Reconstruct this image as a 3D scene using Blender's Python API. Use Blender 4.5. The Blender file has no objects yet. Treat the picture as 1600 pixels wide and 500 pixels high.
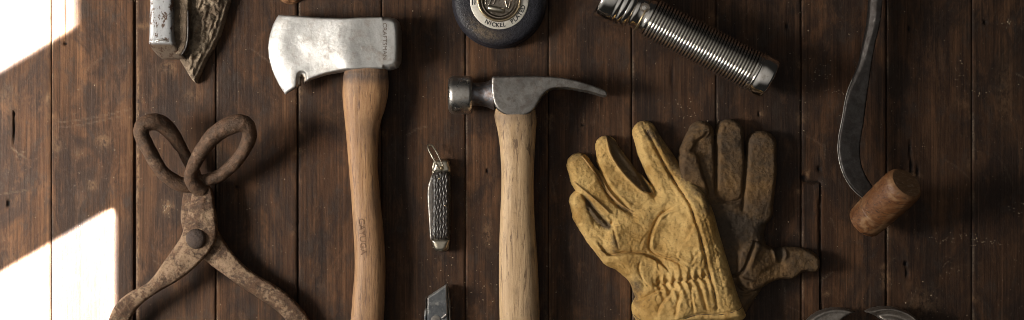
import bpy, bmesh, math, random
import numpy as np
from mathutils import Vector, Matrix

# ------------------------------------------------------------------ basics
S = 0.0007            # metres per photo pixel on the boards (1600 px = 1.12 m)
D = 2200.0            # camera height above the boards, in the same pixels
C = bpy.context.scene.collection
rng = np.random.default_rng(7)
random.seed(7)

class Frame:
    """real size of a thing measured from the photo: k shrinks the plan for its height above the boards"""
    def __init__(self, zref=0.0, origin=(800, 250, 0)):
        self.k = (D - zref) / D
        o = np.array([[origin[0], origin[1], origin[2]]], float)
        self.o = self.world(o)[0]
    def world(self, v):
        v = np.asarray(v, float)
        return np.stack([(v[:, 0] - 800) * self.k, (250 - v[:, 1]) * self.k, v[:, 2]], 1) * S
    def local(self, v):
        return self.world(v) - self.o

def raised(pts, zref):
    """plan of points measured in the photo, corrected for their own height above the boards"""
    out = []
    for p in pts:
        q = (D - p[2]) / (D - zref)
        out.append((800 + (p[0] - 800) * q, 250 + (p[1] - 250) * q) + tuple(p[2:]))
    return out

def thing(name, label, cat, xy, zref=0.0, group=None):
    fr = Frame(zref, (xy[0], xy[1], 0))
    o = bpy.data.objects.new(name, None)
    o.empty_display_size = 0.02
    C.objects.link(o)
    o.location = fr.o
    o['label'] = label
    o['category'] = cat
    if group: o['group'] = group
    o_fr[o.name] = fr
    return o, fr
o_fr = {}

def link(name, verts, faces, mat, parent, fr, recalc=False, smooth=True, attrs=None, label=None, auto=None):
    me = bpy.data.meshes.new(name)
    v = fr.local(verts)
    me.from_pydata(v.tolist(), [], [list(map(int, f)) for f in faces])
    if recalc:
        bm = bmesh.new(); bm.from_mesh(me)
        bmesh.ops.remove_doubles(bm, verts=bm.verts, dist=1e-7)
        bmesh.ops.recalc_face_normals(bm, faces=bm.faces)
        bm.to_mesh(me); bm.free()
    if smooth:
        me.polygons.foreach_set('use_smooth', np.ones(len(me.polygons), bool))
        if auto is not None:
            me.set_sharp_from_angle(angle=math.radians(auto))
    if attrs:
        for an, arr in attrs.items():
            a = me.attributes.new(an, 'FLOAT', 'POINT')
            a.data.foreach_set('value', np.asarray(arr, np.float32))
    me.materials.append(mat)
    me.update()
    o = bpy.data.objects.new(name, me)
    C.objects.link(o)
    if parent: o.parent = parent
    if label: o['label'] = label
    return o

# ------------------------------------------------------------------ 2-D tools
def smooth_poly(pts, n=6, closed=True):
    p = np.asarray(pts, float); m = len(p); out = []
    rngi = range(m) if closed else range(m - 1)
    for i in rngi:
        if closed:
            a, b, c, d = p[(i - 1) % m], p[i], p[(i + 1) % m], p[(i + 2) % m]
        else:
            a, b, c, d = p[max(i - 1, 0)], p[i], p[i + 1], p[min(i + 2, m - 1)]
        for j in range(n):
            t = j / n
            out.append(0.5 * (2 * b + (c - a) * t + (2 * a - 5 * b + 4 * c - d) * t * t + (3 * b - a - 3 * c + d) * t ** 3))
    if not closed: out.append(p[-1])
    return np.array(out)

def poly_sd(X, Y, pts):
    p = np.asarray(pts, float); m = len(p)
    d = np.full(X.shape, 1e9); ins = np.zeros(X.shape, bool)
    for i in range(m):
        ax, ay = p[i][:2]; bx, by = p[(i + 1) % m][:2]
        ex, ey = bx - ax, by - ay
        L = ex * ex + ey * ey + 1e-12
        t = np.clip(((X - ax) * ex + (Y - ay) * ey) / L, 0, 1)
        d = np.minimum(d, (X - ax - t * ex) ** 2 + (Y - ay - t * ey) ** 2)
        if abs(ey) > 1e-12:
            c = ((ay > Y) != (by > Y)) & (X < ex * (Y - ay) / ey + ax)
            ins ^= c
    d = np.sqrt(d)
    return np.where(ins, -d, d)

def line_d(X, Y, pts):
    """distance to a polyline, and the arc length of the closest point"""
    p = np.asarray(pts, float); d = np.full(X.shape, 1e9); s = np.zeros(X.shape); acc = 0.0
    for i in range(len(p) - 1):
        ax, ay = p[i][:2]; bx, by = p[i + 1][:2]
        ex, ey = bx - ax, by - ay; L = ex * ex + ey * ey + 1e-12
        t = np.clip(((X - ax) * ex + (Y - ay) * ey) / L, 0, 1)
        dd = np.hypot(X - ax - t * ex, Y - ay - t * ey)
        c = dd < d
        d = np.where(c, dd, d); s = np.where(c, acc + t * math.sqrt(L), s)
        acc += math.sqrt(L)
    return d, s, acc

def chain_sd(X, Y, pts):
    d = np.full(X.shape, 1e9)
    for i in range(len(pts) - 1):
        ax, ay, ar = pts[i]; bx, by, br = pts[i + 1]
        ex, ey = bx - ax, by - ay; L = ex * ex + ey * ey + 1e-12
        t = np.clip(((X - ax) * ex + (Y - ay) * ey) / L, 0, 1)
        d = np.minimum(d, np.hypot(X - ax - t * ex, Y - ay - t * ey) - (ar + (br - ar) * t))
    return d

def dome(d, H, w, e=0.5):
    """height of a rounded form: 0 at its outline (d=0), H at w inside, negative outside"""
    t = np.clip(-d / w, 0, 1)
    return np.where(d < 0, H * (1 - (1 - t) ** 2) ** e, -d * max(H / w, 1.0))

def smax(a, b, k):
    h = np.clip(0.5 + 0.5 * (a - b) / k, 0, 1)
    return b + (a - b) * h + k * h * (1 - h)

def vnoise(X, Y, scale, seed=0, oct=1):
    out = np.zeros(X.shape); amp = 1.0; tot = 0
    for o in range(oct):
        r = np.random.default_rng(seed + o * 17)
        T = r.random((64, 64))
        u = X / scale; v = Y / scale
        i = np.floor(u).astype(int); j = np.floor(v).astype(int)
        fu = u - i; fv = v - j
        fu = fu * fu * (3 - 2 * fu); fv = fv * fv * (3 - 2 * fv)
        g = lambda a, b: T[a % 64, b % 64]
        out += amp * ((g(i, j) * (1 - fu) + g(i + 1, j) * fu) * (1 - fv) + (g(i, j + 1) * (1 - fu) + g(i + 1, j + 1) * fu) * fv)
        tot += amp; amp *= 0.5; scale *= 0.5
    return out / tot * 2 - 1

def sstep(a, b, x):
    t = np.clip((x - a) / (b - a), 0, 1)
    return t * t * (3 - 2 * t)

# ------------------------------------------------------------------ surface nets
def surfnet(f, org, st):
    ins = f < 0
    nx, ny, nz = f.shape
    cnt = np.zeros((nx - 1, ny - 1, nz - 1), np.int8)
    for a in (0, 1):
        for b in (0, 1):
            for c in (0, 1):
                cnt += ins[a:nx - 1 + a, b:ny - 1 + b, c:nz - 1 + c]
    I, J, K = np.nonzero((cnt > 0) & (cnt < 8))
    M = len(I)
    idx = np.full(cnt.shape, -1, np.int64); idx[I, J, K] = np.arange(M)
    P = np.zeros((M, 3)); n = np.zeros(M)
    cor = [(a, b, c) for a in (0, 1) for b in (0, 1) for c in (0, 1)]
    for a in cor:
        for ax in range(3):
            if a[ax]: continue
            b = list(a); b[ax] = 1
            fa = f[I + a[0], J + a[1], K + a[2]]; fb = f[I + b[0], J + b[1], K + b[2]]
            cr = (fa < 0) != (fb < 0)
            t = np.where(cr, fa / np.where(cr, fa - fb, 1), 0)
            p = np.tile(np.array(a, float), (M, 1)); p[:, ax] += t
            P += p * cr[:, None]; n += cr
    P /= n[:, None]
    V = (P + np.stack([I, J, K], 1)) * np.array(st) + np.array(org)
    F = []
    def quads(ax):
        sl0 = [slice(None)] * 3; sl1 = [slice(None)] * 3
        sl0[ax] = slice(0, -1); sl1[ax] = slice(1, None)
        o1, o2 = (ax + 1) % 3, (ax + 2) % 3
        for s in (sl0, sl1):
            s[o1] = slice(1, -1); s[o2] = slice(1, -1)
        A = ins[tuple(sl0)]; B = ins[tuple(sl1)]
        q = np.stack(np.nonzero(A != B), 1)
        out = A[q[:, 0], q[:, 1], q[:, 2]]
        base = q.copy(); base[:, o1] += 1; base[:, o2] += 1
        def cell(d1, d2):
            c = base.copy(); c[:, o1] += d1; c[:, o2] += d2
            return idx[c[:, 0], c[:, 1], c[:, 2]]
        Q = np.stack([cell(-1, -1), cell(0, -1), cell(0, 0), cell(-1, 0)], 1)
        Q[~out] = Q[~out][:, ::-1]
        F.append(Q)
    for ax in range(3): quads(ax)
    F = np.concatenate(F)[:, ::-1]          # photo y runs down: mirror the winding
    return V, F

def relief(name, box, step, fn, mat, parent, fr, zmax, zmin=-3, zstep=None, extra=None, attrs=None, label=None, auto=None):
    """a solid bounded above and below by two height functions of the plan"""
    x0, y0, x1, y1 = box; zs = zstep or step
    xs = np.arange(x0, x1 + step, step); ys = np.arange(y0, y1 + step, step); zz = np.arange(zmin, zmax + 2 * zs, zs)
    X, Y = np.meshgrid(xs, ys, indexing='ij')
    zt, zb = fn(X, Y)
    f = np.maximum(zz[None, None, :] - zt[:, :, None], zb[:, :, None] - zz[None, None, :])
    if extra is not None:
        f = np.maximum(f, extra(X[:, :, None], Y[:, :, None], zz[None, None, :]))
    f[0], f[-1] = 9, 9; f[:, 0], f[:, -1] = 9, 9; f[:, :, 0] = 9; f[:, :, -1] = 9
    V, F = surfnet(f, (x0, y0, zz[0]), (step, step, zs))
    at = {k: g(V[:, 0], V[:, 1], V[:, 2]) for k, g in attrs.items()} if attrs else None
    def height(x, y):
        a, b = fn(np.atleast_1d(np.asarray(x, float)), np.atleast_1d(np.asarray(y, float)))
        return a
    return link(name, V, F, mat, parent, fr, attrs=at, label=label, auto=auto), height

# ------------------------------------------------------------------ swept forms
def tube(path, rad, n=14, flat=None, closed=False, cap=True, up=(0, 0, 1)):
    """rad: radius or list; flat: list of (side, up) radii"""
    p = np.asarray(path, float); m = len(p)
    V = []; F = []
    for i in range(m):
        if closed: t = p[(i + 1) % m] - p[(i - 1) % m]
        else: t = p[min(i + 1, m - 1)] - p[max(i - 1, 0)]
        t = t / (np.linalg.norm(t) + 1e-9)
        u = np.array(up, float); u = u - t * u.dot(t)
        if np.linalg.norm(u) < 0.05: u = np.array([0, 1, 0.]) - t * t[1]
        u /= np.linalg.norm(u); s = np.cross(t, u)
        if flat is not None: rs, ru = flat[i]
        else: rs = ru = rad[i] if hasattr(rad, '__len__') else rad
        for j in range(n):
            a = 2 * math.pi * j / n
            V.append(p[i] + s * math.cos(a) * rs + u * math.sin(a) * ru)
    for i in range(m if closed else m - 1):
        for j in range(n):
            a = i * n + j; b = i * n + (j + 1) % n; i2 = (i + 1) % m
            F.append((a, b, i2 * n + (j + 1) % n, i2 * n + j))
    if cap and not closed:
        F.append(tuple(range(n))); F.append(tuple(range((m - 1) * n, m * n)))
    return np.array(V), F

def lathe(prof, org, axis, n=64, cap=True):
    """prof: list of (s, r) along the axis"""
    a = np.array(axis, float); a /= np.linalg.norm(a)
    u = np.array([0, 0, 1.]) if abs(a[2]) < 0.9 else np.array([1., 0, 0])
    u = u - a * u.dot(a); u /= np.linalg.norm(u); w = np.cross(a, u)
    V = []; F = []
    th = np.arange(n) * 2 * math.pi / n
    for s, r in prof:
        V.append(np.array(org, float) + a * s + r * (np.cos(th)[:, None] * u + np.sin(th)[:, None] * w))
    V = np.concatenate(V); m = len(prof)
    for i in range(m - 1):
        for j in range(n):
            F.append((i * n + j, i * n + (j + 1) % n, (i + 1) * n + (j + 1) % n, (i + 1) * n + j))
    if cap:
        F.append(tuple(range(n))); F.append(tuple(range((m - 1) * n, m * n)))
    return V, F

def se(t, e):
    return np.sign(t) * np.abs(t) ** e

def loft_rows(rows, n=40, e=0.85, sub=5):
    """handle: rows of (y, x_left, x_right, z_centre, z_half); returns mesh and a height function"""
    R = smooth_poly(rows, sub, closed=False)
    V = []; F = []
    th = np.arange(n) * 2 * math.pi / n
    for y, a, b, zc, h in R:
        V.append(np.stack([(a + b) / 2 + (b - a) / 2 * se(np.cos(th), e), np.full(n, y), zc + h * se(np.sin(th), e)], 1))
    V = np.concatenate(V)
    for i in range(len(R) - 1):
        for j in range(n):
            F.append((i * n + j, i * n + (j + 1) % n, (i + 1) * n + (j + 1) % n, (i + 1) * n + j))
    F.append(tuple(range(n))); F.append(tuple(range((len(R) - 1) * n, len(R) * n)))
    def height(x, y):
        a = np.interp(y, R[:, 0], R[:, 1]); b = np.interp(y, R[:, 0], R[:, 2])
        zc = np.interp(y, R[:, 0], R[:, 3]); h = np.interp(y, R[:, 0], R[:, 4])
        c = np.clip((x - (a + b) / 2) / ((b - a) / 2), -1, 1)
        ct = np.abs(c) ** (1 / e)
        return zc + h * np.sqrt(np.maximum(1 - ct ** 2, 0)) ** e
    return V, F, height

def text_mesh(txt, size, bold=0.0, spacing=1.0):
    cu = bpy.data.curves.new('text', 'FONT'); cu.body = txt; cu.size = 1.0; cu.align_x = 'CENTER'; cu.align_y = 'CENTER'
    cu.offset = bold; cu.space_character = spacing; cu.resolution_u = 3
    ob = bpy.data.objects.new('text', cu); C.objects.link(ob)
    dg = bpy.context.evaluated_depsgraph_get()
    me = bpy.data.meshes.new_from_object(ob.evaluated_get(dg))
    bm = bmesh.new(); bm.from_mesh(me)
    bmesh.ops.triangulate(bm, faces=bm.faces)
    bmesh.ops.subdivide_edges(bm, edges=[e for e in bm.edges if e.calc_length() > 0.25], cuts=2)
    bmesh.ops.triangulate(bm, faces=bm.faces)
    bm.verts.ensure_lookup_table()
    v = np.array([x.co[:] for x in bm.verts]) * size
    f = [tuple(q.index for q in p.verts) for p in bm.faces]
    bm.free()
    bpy.data.objects.remove(ob); bpy.data.curves.remove(cu); bpy.data.meshes.remove(me)
    return v, f

def place_text(name, txt, size, pos, ang, zfn, mat, parent, fr, bold=0.0, sx=1.0, lift=0.35, label=None):
    v, f = text_mesh(txt, size, bold)
    lx, ly = v[:, 0] * sx, -v[:, 1]                  # photo y runs down
    ca, sa = math.cos(ang), math.sin(ang)
    x = pos[0] + lx * ca - ly * sa; y = pos[1] + lx * sa + ly * ca
    V = np.stack([x, y, zfn(x, y) + lift], 1)
    return link(name, V, f, mat, parent, fr, recalc=False, smooth=False, label=label)

# ------------------------------------------------------------------ materials
class Mat:
    def __init__(self, name, rough=0.6, metal=0.0, base=(0.3, 0.3, 0.3), spec=0.5):
        self.m = bpy.data.materials.new(name); self.m.use_nodes = True
        self.nt = self.m.node_tree; self.n = self.nt.nodes
        self.b = self.n['Principled BSDF']
        self.b.inputs['Base Color'].default_value = (*base, 1)
        self.b.inputs['Roughness'].default_value = rough
        self.b.inputs['Metallic'].default_value = metal
        self.b.inputs['Specular IOR Level'].default_value = spec
        tc = self.n.new('ShaderNodeTexCoord')
        sc = self.n.new('ShaderNodeVectorMath'); sc.operation = 'SCALE'
        self.nt.links.new(tc.outputs['Object'], sc.inputs[0]); sc.inputs['Scale'].default_value = 1 / S
        self.px = sc.outputs[0]                      # object coordinates in photo pixels
    def lk(self, a, b): self.nt.links.new(a, b)
    def set(self, inp, v):
        if isinstance(v, bpy.types.NodeSocket): self.lk(v, inp)
        elif isinstance(v, tuple): inp.default_value = (*v, 1) if len(inp.default_value) == 4 and len(v) == 3 else v
        else: inp.default_value = v
    def vec(self, sx, sy, sz, off=(0, 0, 0), src=None):
        mp = self.n.new('ShaderNodeMapping'); self.lk(src or self.px, mp.inputs['Vector'])
        mp.inputs['Scale'].default_value = (sx, sy, sz); mp.inputs['Location'].default_value = off
        return mp.outputs[0]
    def noise(self, vec=None, scale=1.0, detail=4, rough=0.6, dist=0.0):
        t = self.n.new('ShaderNodeTexNoise'); self.lk(vec or self.px, t.inputs['Vector'])
        t.inputs['Scale'].default_value = scale; t.inputs['Detail'].default_value = detail
        t.inputs['Roughness'].default_value = rough; t.inputs['Distortion'].default_value = dist
        return t.outputs['Fac']
    def voro(self, vec=None, scale=1.0, feat='F1'):
        t = self.n.new('ShaderNodeTexVoronoi'); t.feature = feat; self.lk(vec or self.px, t.inputs['Vector'])
        t.inputs['Scale'].default_value = scale
        return t.outputs['Distance']
    def wave(self, vec, scale, dist=2.0, detail=3, dscale=1.0):
        t = self.n.new('ShaderNodeTexWave'); t.wave_type = 'BANDS'; t.bands_direction = 'X'; self.lk(vec, t.inputs['Vector'])
        t.inputs['Scale'].default_value = scale; t.inputs['Distortion'].default_value = dist
        t.inputs['Detail'].default_value = detail; t.inputs['Detail Scale'].default_value = dscale
        return t.outputs['Fac']
    def ramp(self, fac, stops, interp='LINEAR'):
        r = self.n.new('ShaderNodeValToRGB'); self.lk(fac, r.inputs[0]); r.color_ramp.interpolation = interp
        el = r.color_ramp.elements
        while len(el) < len(stops): el.new(0.5)
        for e, (p, c) in zip(el, stops):
            e.position = p
            e.color = (c, c, c, 1) if not isinstance(c, tuple) else (*c, 1)
        return r.outputs[0]
    def mix(self, a, b, fac, blend='MIX'):
        x = self.n.new('ShaderNodeMix'); x.data_type = 'RGBA'; x.blend_type = blend
        self.set(x.inputs[0], fac); self.set(x.inputs[6], a); self.set(x.inputs[7], b)
        return x.outputs[2]
    def math(self, op, a, b=0.0, clamp=False):
        x = self.n.new('ShaderNodeMath'); x.operation = op; x.use_clamp = clamp
        self.set(x.inputs[0], a); self.set(x.inputs[1], b)
        return x.outputs[0]
    def attr(self, name):
        a = self.n.new('ShaderNodeAttribute'); a.attribute_name = name
        return a.outputs['Fac']
    def color(self, c): self.set(self.b.inputs['Base Color'], c)
    def rough(self, c): self.set(self.b.inputs['Roughness'], c)
    def metal(self, c): self.set(self.b.inputs['Metallic'], c)
    def bump(self, h, strength=0.5, dist=1.0, nrm=None):
        b = self.n.new('ShaderNodeBump'); self.lk(h, b.inputs['Height'])
        b.inputs['Strength'].default_value = strength; b.inputs['Distance'].default_value = dist * S
        if nrm is not None: self.lk(nrm, b.inputs['Normal'])
        self.lk(b.outputs[0], self.b.inputs['Normal'])
        return b.outputs[0]

def mat_floor():
    m = Mat('dark_boards', 0.70, spec=0.14)
    tone = m.attr('tone'); seed = m.attr('seed')
    # shift the grain on each board
    cb = m.n.new('ShaderNodeCombineXYZ'); m.lk(m.math('MULTIPLY', seed, 900.0), cb.inputs[1]); m.lk(m.math('MULTIPLY', seed, 300.0), cb.inputs[2])
    ad = m.n.new('ShaderNodeVectorMath'); ad.operation = 'ADD'; m.lk(m.px, ad.inputs[0]); m.lk(cb.outputs[0], ad.inputs[1])
    p = ad.outputs[0]
    g1 = m.noise(m.vec(0.22, 0.0035, 0.3, src=p), 1, 5, 0.62, 0.35)
    g2 = m.noise(m.vec(0.045, 0.0035, 0.1, src=p), 1, 5, 0.62, 0.8)
    g3 = m.noise(m.vec(0.55, 0.045, 0.9, src=p), 1, 4, 0.75)
    w = m.wave(m.vec(0.055, 0.0022, 0.05, src=p), 1.1, 5.0, 3, 1.0)
    blot = m.noise(m.vec(0.016, 0.008, 0.01, src=p), 1, 6, 0.66, 0.6)
    blot2 = m.noise(m.vec(0.05, 0.03, 0.05, src=p), 1, 6, 0.7, 0.4)
    fine = m.noise(m.vec(0.24, 0.16, 0.3, src=p), 1, 5, 0.78)
    base = m.ramp(g2, [(0.30, (0.046, 0.0215, 0.0115)), (0.5, (0.096, 0.045, 0.0215)), (0.70, (0.175, 0.083, 0.037))])
    base = m.mix(base, m.mix(base, (0.30, 0.30, 0.32), 1.0, 'MULTIPLY') if False else (0.050, 0.030, 0.020), m.math('MULTIPLY', m.ramp(seed, [(0.35, 0.0), (0.9, 1.0)]), 0.5))
    base = m.mix(base, (0.020, 0.0125, 0.009), m.math('MULTIPLY', m.ramp(g1, [(0.38, 1.0), (0.58, 0.0)]), 0.5))
    base = m.mix(base, (0.026, 0.016, 0.011), m.math('MULTIPLY', m.ramp(w, [(0.0, 1.0), (0.4, 0.0)]), 0.28))
    base = m.mix(base, (0.150, 0.080, 0.043), m.math('MULTIPLY', m.ramp(g3, [(0.54, 0.0), (0.75, 1.0)]), 0.35))
    base = m.mix(base, (0.024, 0.0165, 0.0135), m.math('MULTIPLY', m.ramp(blot, [(0.44, 0.0), (0.56, 1.0)]), 0.72))
    base = m.mix(base, (0.050, 0.036, 0.028), m.math('MULTIPLY', m.ramp(blot2, [(0.53, 0.0), (0.64, 1.0)]), 0.6))
    base = m.mix(base, (0.165, 0.080, 0.037), m.math('MULTIPLY', m.ramp(m.noise(m.vec(0.04, 0.014, 0.05, (40, 3, 9), src=p), 1, 6, 0.72, 0.5), [(0.54, 0.0), (0.68, 1.0)]), 0.45))
    base = m.mix(base, (0.014, 0.010, 0.008), m.math('MULTIPLY', m.ramp(fine, [(0.28, 1.0), (0.42, 0.0)]), 0.5))
    base = m.mix(base, (0.13, 0.09, 0.06), m.math('MULTIPLY', m.ramp(fine, [(0.60, 0.0), (0.70, 1.0)]), 0.5))
    line = m.noise(m.vec(0.30, 0.006, 0.9, src=p), 1, 5, 0.72, 0.2)
    base = m.mix(base, (0.012, 0.008, 0.006), m.math('MULTIPLY', m.ramp(line, [(0.36, 1.0), (0.44, 0.0)]), 0.5))
    base = m.mix(base, (0.17, 0.09, 0.048), m.math('MULTIPLY', m.ramp(line, [(0.57, 0.0), (0.66, 1.0)]), 0.25))
    hs = m.n.new('ShaderNodeHueSaturation'); m.lk(base, hs.inputs['Color']); m.lk(tone, hs.inputs['Value']); hs.inputs['Saturation'].default_value = 0.97
    base = hs.outputs[0]
    wear = m.attr('wear')
    wn = m.math('MULTIPLY', wear, m.ramp(m.noise(m.vec(0.14, 0.08, 0.2), 1, 5, 0.75), [(0.40, 0.0), (0.6, 1.0)]))
    base = m.mix(base, (0.26, 0.155, 0.085), wn)
    base = m.mix(base, (0.010, 0.008, 0.007), m.attr('dark'))
    sn = m.ramp(m.noise(m.vec(0.3, 0.3, 0.3), 1, 3, 0.7), [(0.38, 0.1), (0.6, 1.0)])
    base = m.mix(base, (0.27, 0.20, 0.135), m.math('MULTIPLY', m.attr('scratch_lit_edge'), sn))  # scratches, plus the light painted along the gap edges
    m.color(base)
    m.rough(m.ramp(blot, [(0.3, 0.72), (0.7, 0.55)]))
    h = m.math('ADD', m.math('MULTIPLY', g1, 0.7), m.math('MULTIPLY', g3, 0.6))
    h = m.math('ADD', h, m.math('MULTIPLY', fine, 0.7))
    m.bump(h, 0.42, 1.7)
    return m.m

def mat_wood(name, light, mid, dark, dash=0.5, rough=0.55, stain=(0.09, 0.06, 0.045), along='y', sc=1.0):
    m = Mat(name, rough, spec=0.4)
    def v(a, b): return m.vec(a * sc, b * sc, a * sc) if along == 'y' else m.vec(b * sc, a * sc, a * sc)
    g = m.noise(v(0.075, 0.005), 1, 6, 0.7, 1.2)
    f = m.noise(v(0.20, 0.012), 1, 5, 0.72, 0.6)
    d = m.noise(v(0.24, 0.020), 1, 4, 0.66, 0.6)
    b = m.noise(v(0.05, 0.022), 1, 6, 0.72, 0.3)
    gr = m.noise(v(0.16, 0.12), 1, 4, 0.75)
    c = m.ramp(g, [(0.36, mid), (0.58, light)])
    c = m.mix(c, mid, m.math('MULTIPLY', m.ramp(f, [(0.42, 1.0), (0.56, 0.0)]), 0.7))
    c = m.mix(c, dark, m.math('MULTIPLY', m.ramp(d, [(0.37, 1.0), (0.43, 0.0)]), dash))
    c = m.mix(c, stain, m.math('MULTIPLY', m.ramp(gr, [(0.30, 1.0), (0.40, 0.0)]), 0.45))
    c = m.mix(c, stain, m.math('MULTIPLY', m.ramp(b, [(0.52, 0.0), (0.72, 1.0)]), 0.5))
    c = m.mix(c, stain, m.math('MULTIPLY', m.attr('dirt_shade'), m.ramp(m.noise(v(0.12, 0.07), 1, 4, 0.65), [(0.3, 0.45), (0.6, 1.0)])))
    m.color(c)
    m.bump(m.math('ADD', m.math('ADD', m.math('MULTIPLY', f, 0.8), d), m.math('MULTIPLY', gr, 0.6)), 0.5, 1.6)
    return m.m

def mat_metal(name, base, dark, rough=0.35, rough2=0.55, sc=0.03, stain=(0.2, 0.13, 0.08), stain_amt=0.4, metal=1.0, bump=0.12, lo=0.45, hi=0.68, pit=0.0):
    m = Mat(name, rough, metal)
    n = m.noise(m.vec(sc, sc, sc), 1, 6, 0.62, 0.5)
    n2 = m.noise(m.vec(sc * 2.6, sc * 2.6, sc * 2.6, (31, 7, 3)), 1, 5, 0.65)
    fine = m.noise(m.vec(0.22, 0.22, 0.22), 1, 4, 0.75)
    c = m.ramp(n, [(0.36, dark), (0.60, base)])
    c = m.mix(c, dark, m.math('MULTIPLY', m.ramp(fine, [(0.34, 1.0), (0.46, 0.0)]), 0.4))
    sm = m.math('MULTIPLY', m.ramp(n2, [(lo, 0.0), (hi, 1.0)]), stain_amt)
    c = m.mix(c, stain, sm)
    c = m.mix(c, stain, m.attr('dirt_shade'))
    m.color(c)
    m.rough(m.math('ADD', m.ramp(n, [(0.3, rough2), (0.7, rough)]), m.math('MULTIPLY', sm, 0.3)))
    h = m.math('ADD', m.math('MULTIPLY', n2, 2.0), m.math('MULTIPLY', fine, 0.8))
    m.bump(h, bump, 1.5)
    return m.m

def mat_rust(name, base=(0.075, 0.05, 0.037), lightc=(0.30, 0.22, 0.15), red=(0.10, 0.05, 0.03), lo=0.5, hi=0.62, amt=0.75, rough=0.68, metal=0.25):
    m = Mat(name, rough, metal, spec=0.35)
    n = m.noise(m.vec(0.035, 0.035, 0.035), 1, 6, 0.72, 0.4)
    s = m.noise(m.vec(0.19, 0.19, 0.19), 1, 5, 0.8)
    f = m.noise(m.vec(0.11, 0.11, 0.11), 1, 4, 0.6)
    c = m.ramp(f, [(0.35, base), (0.65, red)])
    k = m.math('ADD', m.math('MULTIPLY', n, 0.62), m.math('MULTIPLY', s, 0.38))
    k = m.math('ADD', k, m.math('MULTIPLY', m.attr('dirt_shade'), 0.12))
    c = m.mix(c, lightc, m.math('MULTIPLY', m.ramp(k, [(lo, 0.0), (hi, 1.0)]), amt))
    c = m.mix(c, (0.03, 0.022, 0.018), m.math('MULTIPLY', m.ramp(s, [(0.3, 1.0), (0.42, 0.0)]), 0.7))
    m.color(c)
    m.bump(m.math('ADD', m.math('MULTIPLY', s, 1.3), m.math('MULTIPLY', f, 1.8)), 0.7, 2.0)
    return m.m

def mat_leather(name, light, mid, grime, lo, hi, amt, grain=0.45, rough=0.8):
    m = Mat(name, rough, spec=0.25)
    n = m.noise(m.vec(0.02, 0.02, 0.02), 1, 6, 0.65, 0.4)
    n2 = m.noise(m.vec(0.07, 0.07, 0.07, (5, 9, 1)), 1, 5, 0.7, 0.3)
    cell = m.voro(m.vec(0.17, 0.17, 0.17), 1)
    fine = m.noise(m.vec(0.19, 0.19, 0.19), 1, 5, 0.8)
    c = m.ramp(n, [(0.38, mid), (0.58, light)])
    k = m.math('ADD', m.math('MULTIPLY', m.attr('dirt_shade'), 1.0), m.math('MULTIPLY', m.math('SUBTRACT', n2, 0.5), 1.5))
    c = m.mix(c, grime, m.math('MULTIPLY', m.ramp(k, [(lo, 0.0), (hi, 1.0)]), amt))
    c = m.mix(c, grime, m.math('MULTIPLY', m.ramp(fine, [(0.34, 1.0), (0.44, 0.0)]), 0.5))
    m.color(c)
    h = m.math('ADD', m.math('MULTIPLY', cell, 0.8), m.math('MULTIPLY', fine, 1.1))
    h = m.math('ADD', h, m.math('MULTIPLY', n2, 1.6))
    m.bump(h, grain, 1.8)
    return m.m

M = {}
M['floor'] = mat_floor()
M['axe_steel'] = mat_metal('worn_axe_steel', (0.53, 0.522, 0.505), (0.35, 0.342, 0.328), 0.42, 0.52, 0.024, (0.22, 0.17, 0.125), 0.6, bump=0.24, lo=0.50, hi=0.72, metal=0.72)
M['axe_wood'] = mat_wood('tan_axe_handle_wood', (0.44, 0.25, 0.118), (0.29, 0.15, 0.066), (0.12, 0.06, 0.032), 0.8)
M['hammer_wood'] = mat_wood('pale_hickory_wood', (0.54, 0.375, 0.215), (0.40, 0.26, 0.135), (0.13, 0.078, 0.045), 0.85)
M['stamp'] = Mat('stamped_ink', 0.8, base=(0.16, 0.085, 0.045)).m
M['stamp_steel'] = Mat('stamped_steel_letters', 0.6, 1.0, base=(0.19, 0.155, 0.125)).m
M['cheek'] = mat_metal('grey_hammer_steel', (0.36, 0.34, 0.315), (0.19, 0.178, 0.165), 0.36, 0.5, 0.04, (0.12, 0.088, 0.07), 0.6, bump=0.18, lo=0.48, hi=0.66)
M['face_steel'] = mat_metal('polished_steel', (0.72, 0.70, 0.66), (0.5, 0.47, 0.43), 0.22, 0.36, 0.05, (0.22, 0.15, 0.10), 0.5, bump=0.12, lo=0.5, hi=0.66)
M['neck'] = mat_metal('blued_steel', (0.22, 0.22, 0.24), (0.13, 0.12, 0.115), 0.4, 0.55, 0.07, (0.16, 0.08, 0.04), 0.6, bump=0.2)
M['chrome'] = mat_metal('worn_chrome', (0.80, 0.77, 0.73), (0.70, 0.66, 0.60), 0.10, 0.17, 0.04, (0.25, 0.17, 0.10), 0.35, bump=0.015, lo=0.56, hi=0.72)
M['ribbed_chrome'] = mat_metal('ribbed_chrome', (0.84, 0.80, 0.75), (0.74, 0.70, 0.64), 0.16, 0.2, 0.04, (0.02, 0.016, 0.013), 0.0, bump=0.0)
M['rust'] = mat_rust('rusty_iron', (0.062, 0.038, 0.024), (0.33, 0.225, 0.14), (0.12, 0.065, 0.036), 0.565, 0.65, 0.75)
M['orange_rust'] = mat_rust('orange_rust', (0.16, 0.075, 0.032), (0.42, 0.26, 0.14), (0.26, 0.12, 0.05), 0.5, 0.64, 0.7, 0.8, 0.0)
M['rust_ring'] = mat_rust('dark_rusty_iron', (0.062, 0.039, 0.025), (0.25, 0.165, 0.105), (0.115, 0.063, 0.036), 0.55, 0.65, 0.75)
M['rivet'] = mat_rust('dark_rivet_iron', (0.055, 0.04, 0.034), (0.16, 0.12, 0.09), (0.075, 0.05, 0.036), 0.55, 0.7, 0.4)
M['bark'] = mat_rust('caked_brown_iron', (0.10, 0.072, 0.048), (0.36, 0.285, 0.20), (0.17, 0.12, 0.078), 0.50, 0.62, 0.8, 0.85, 0.0)
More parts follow.
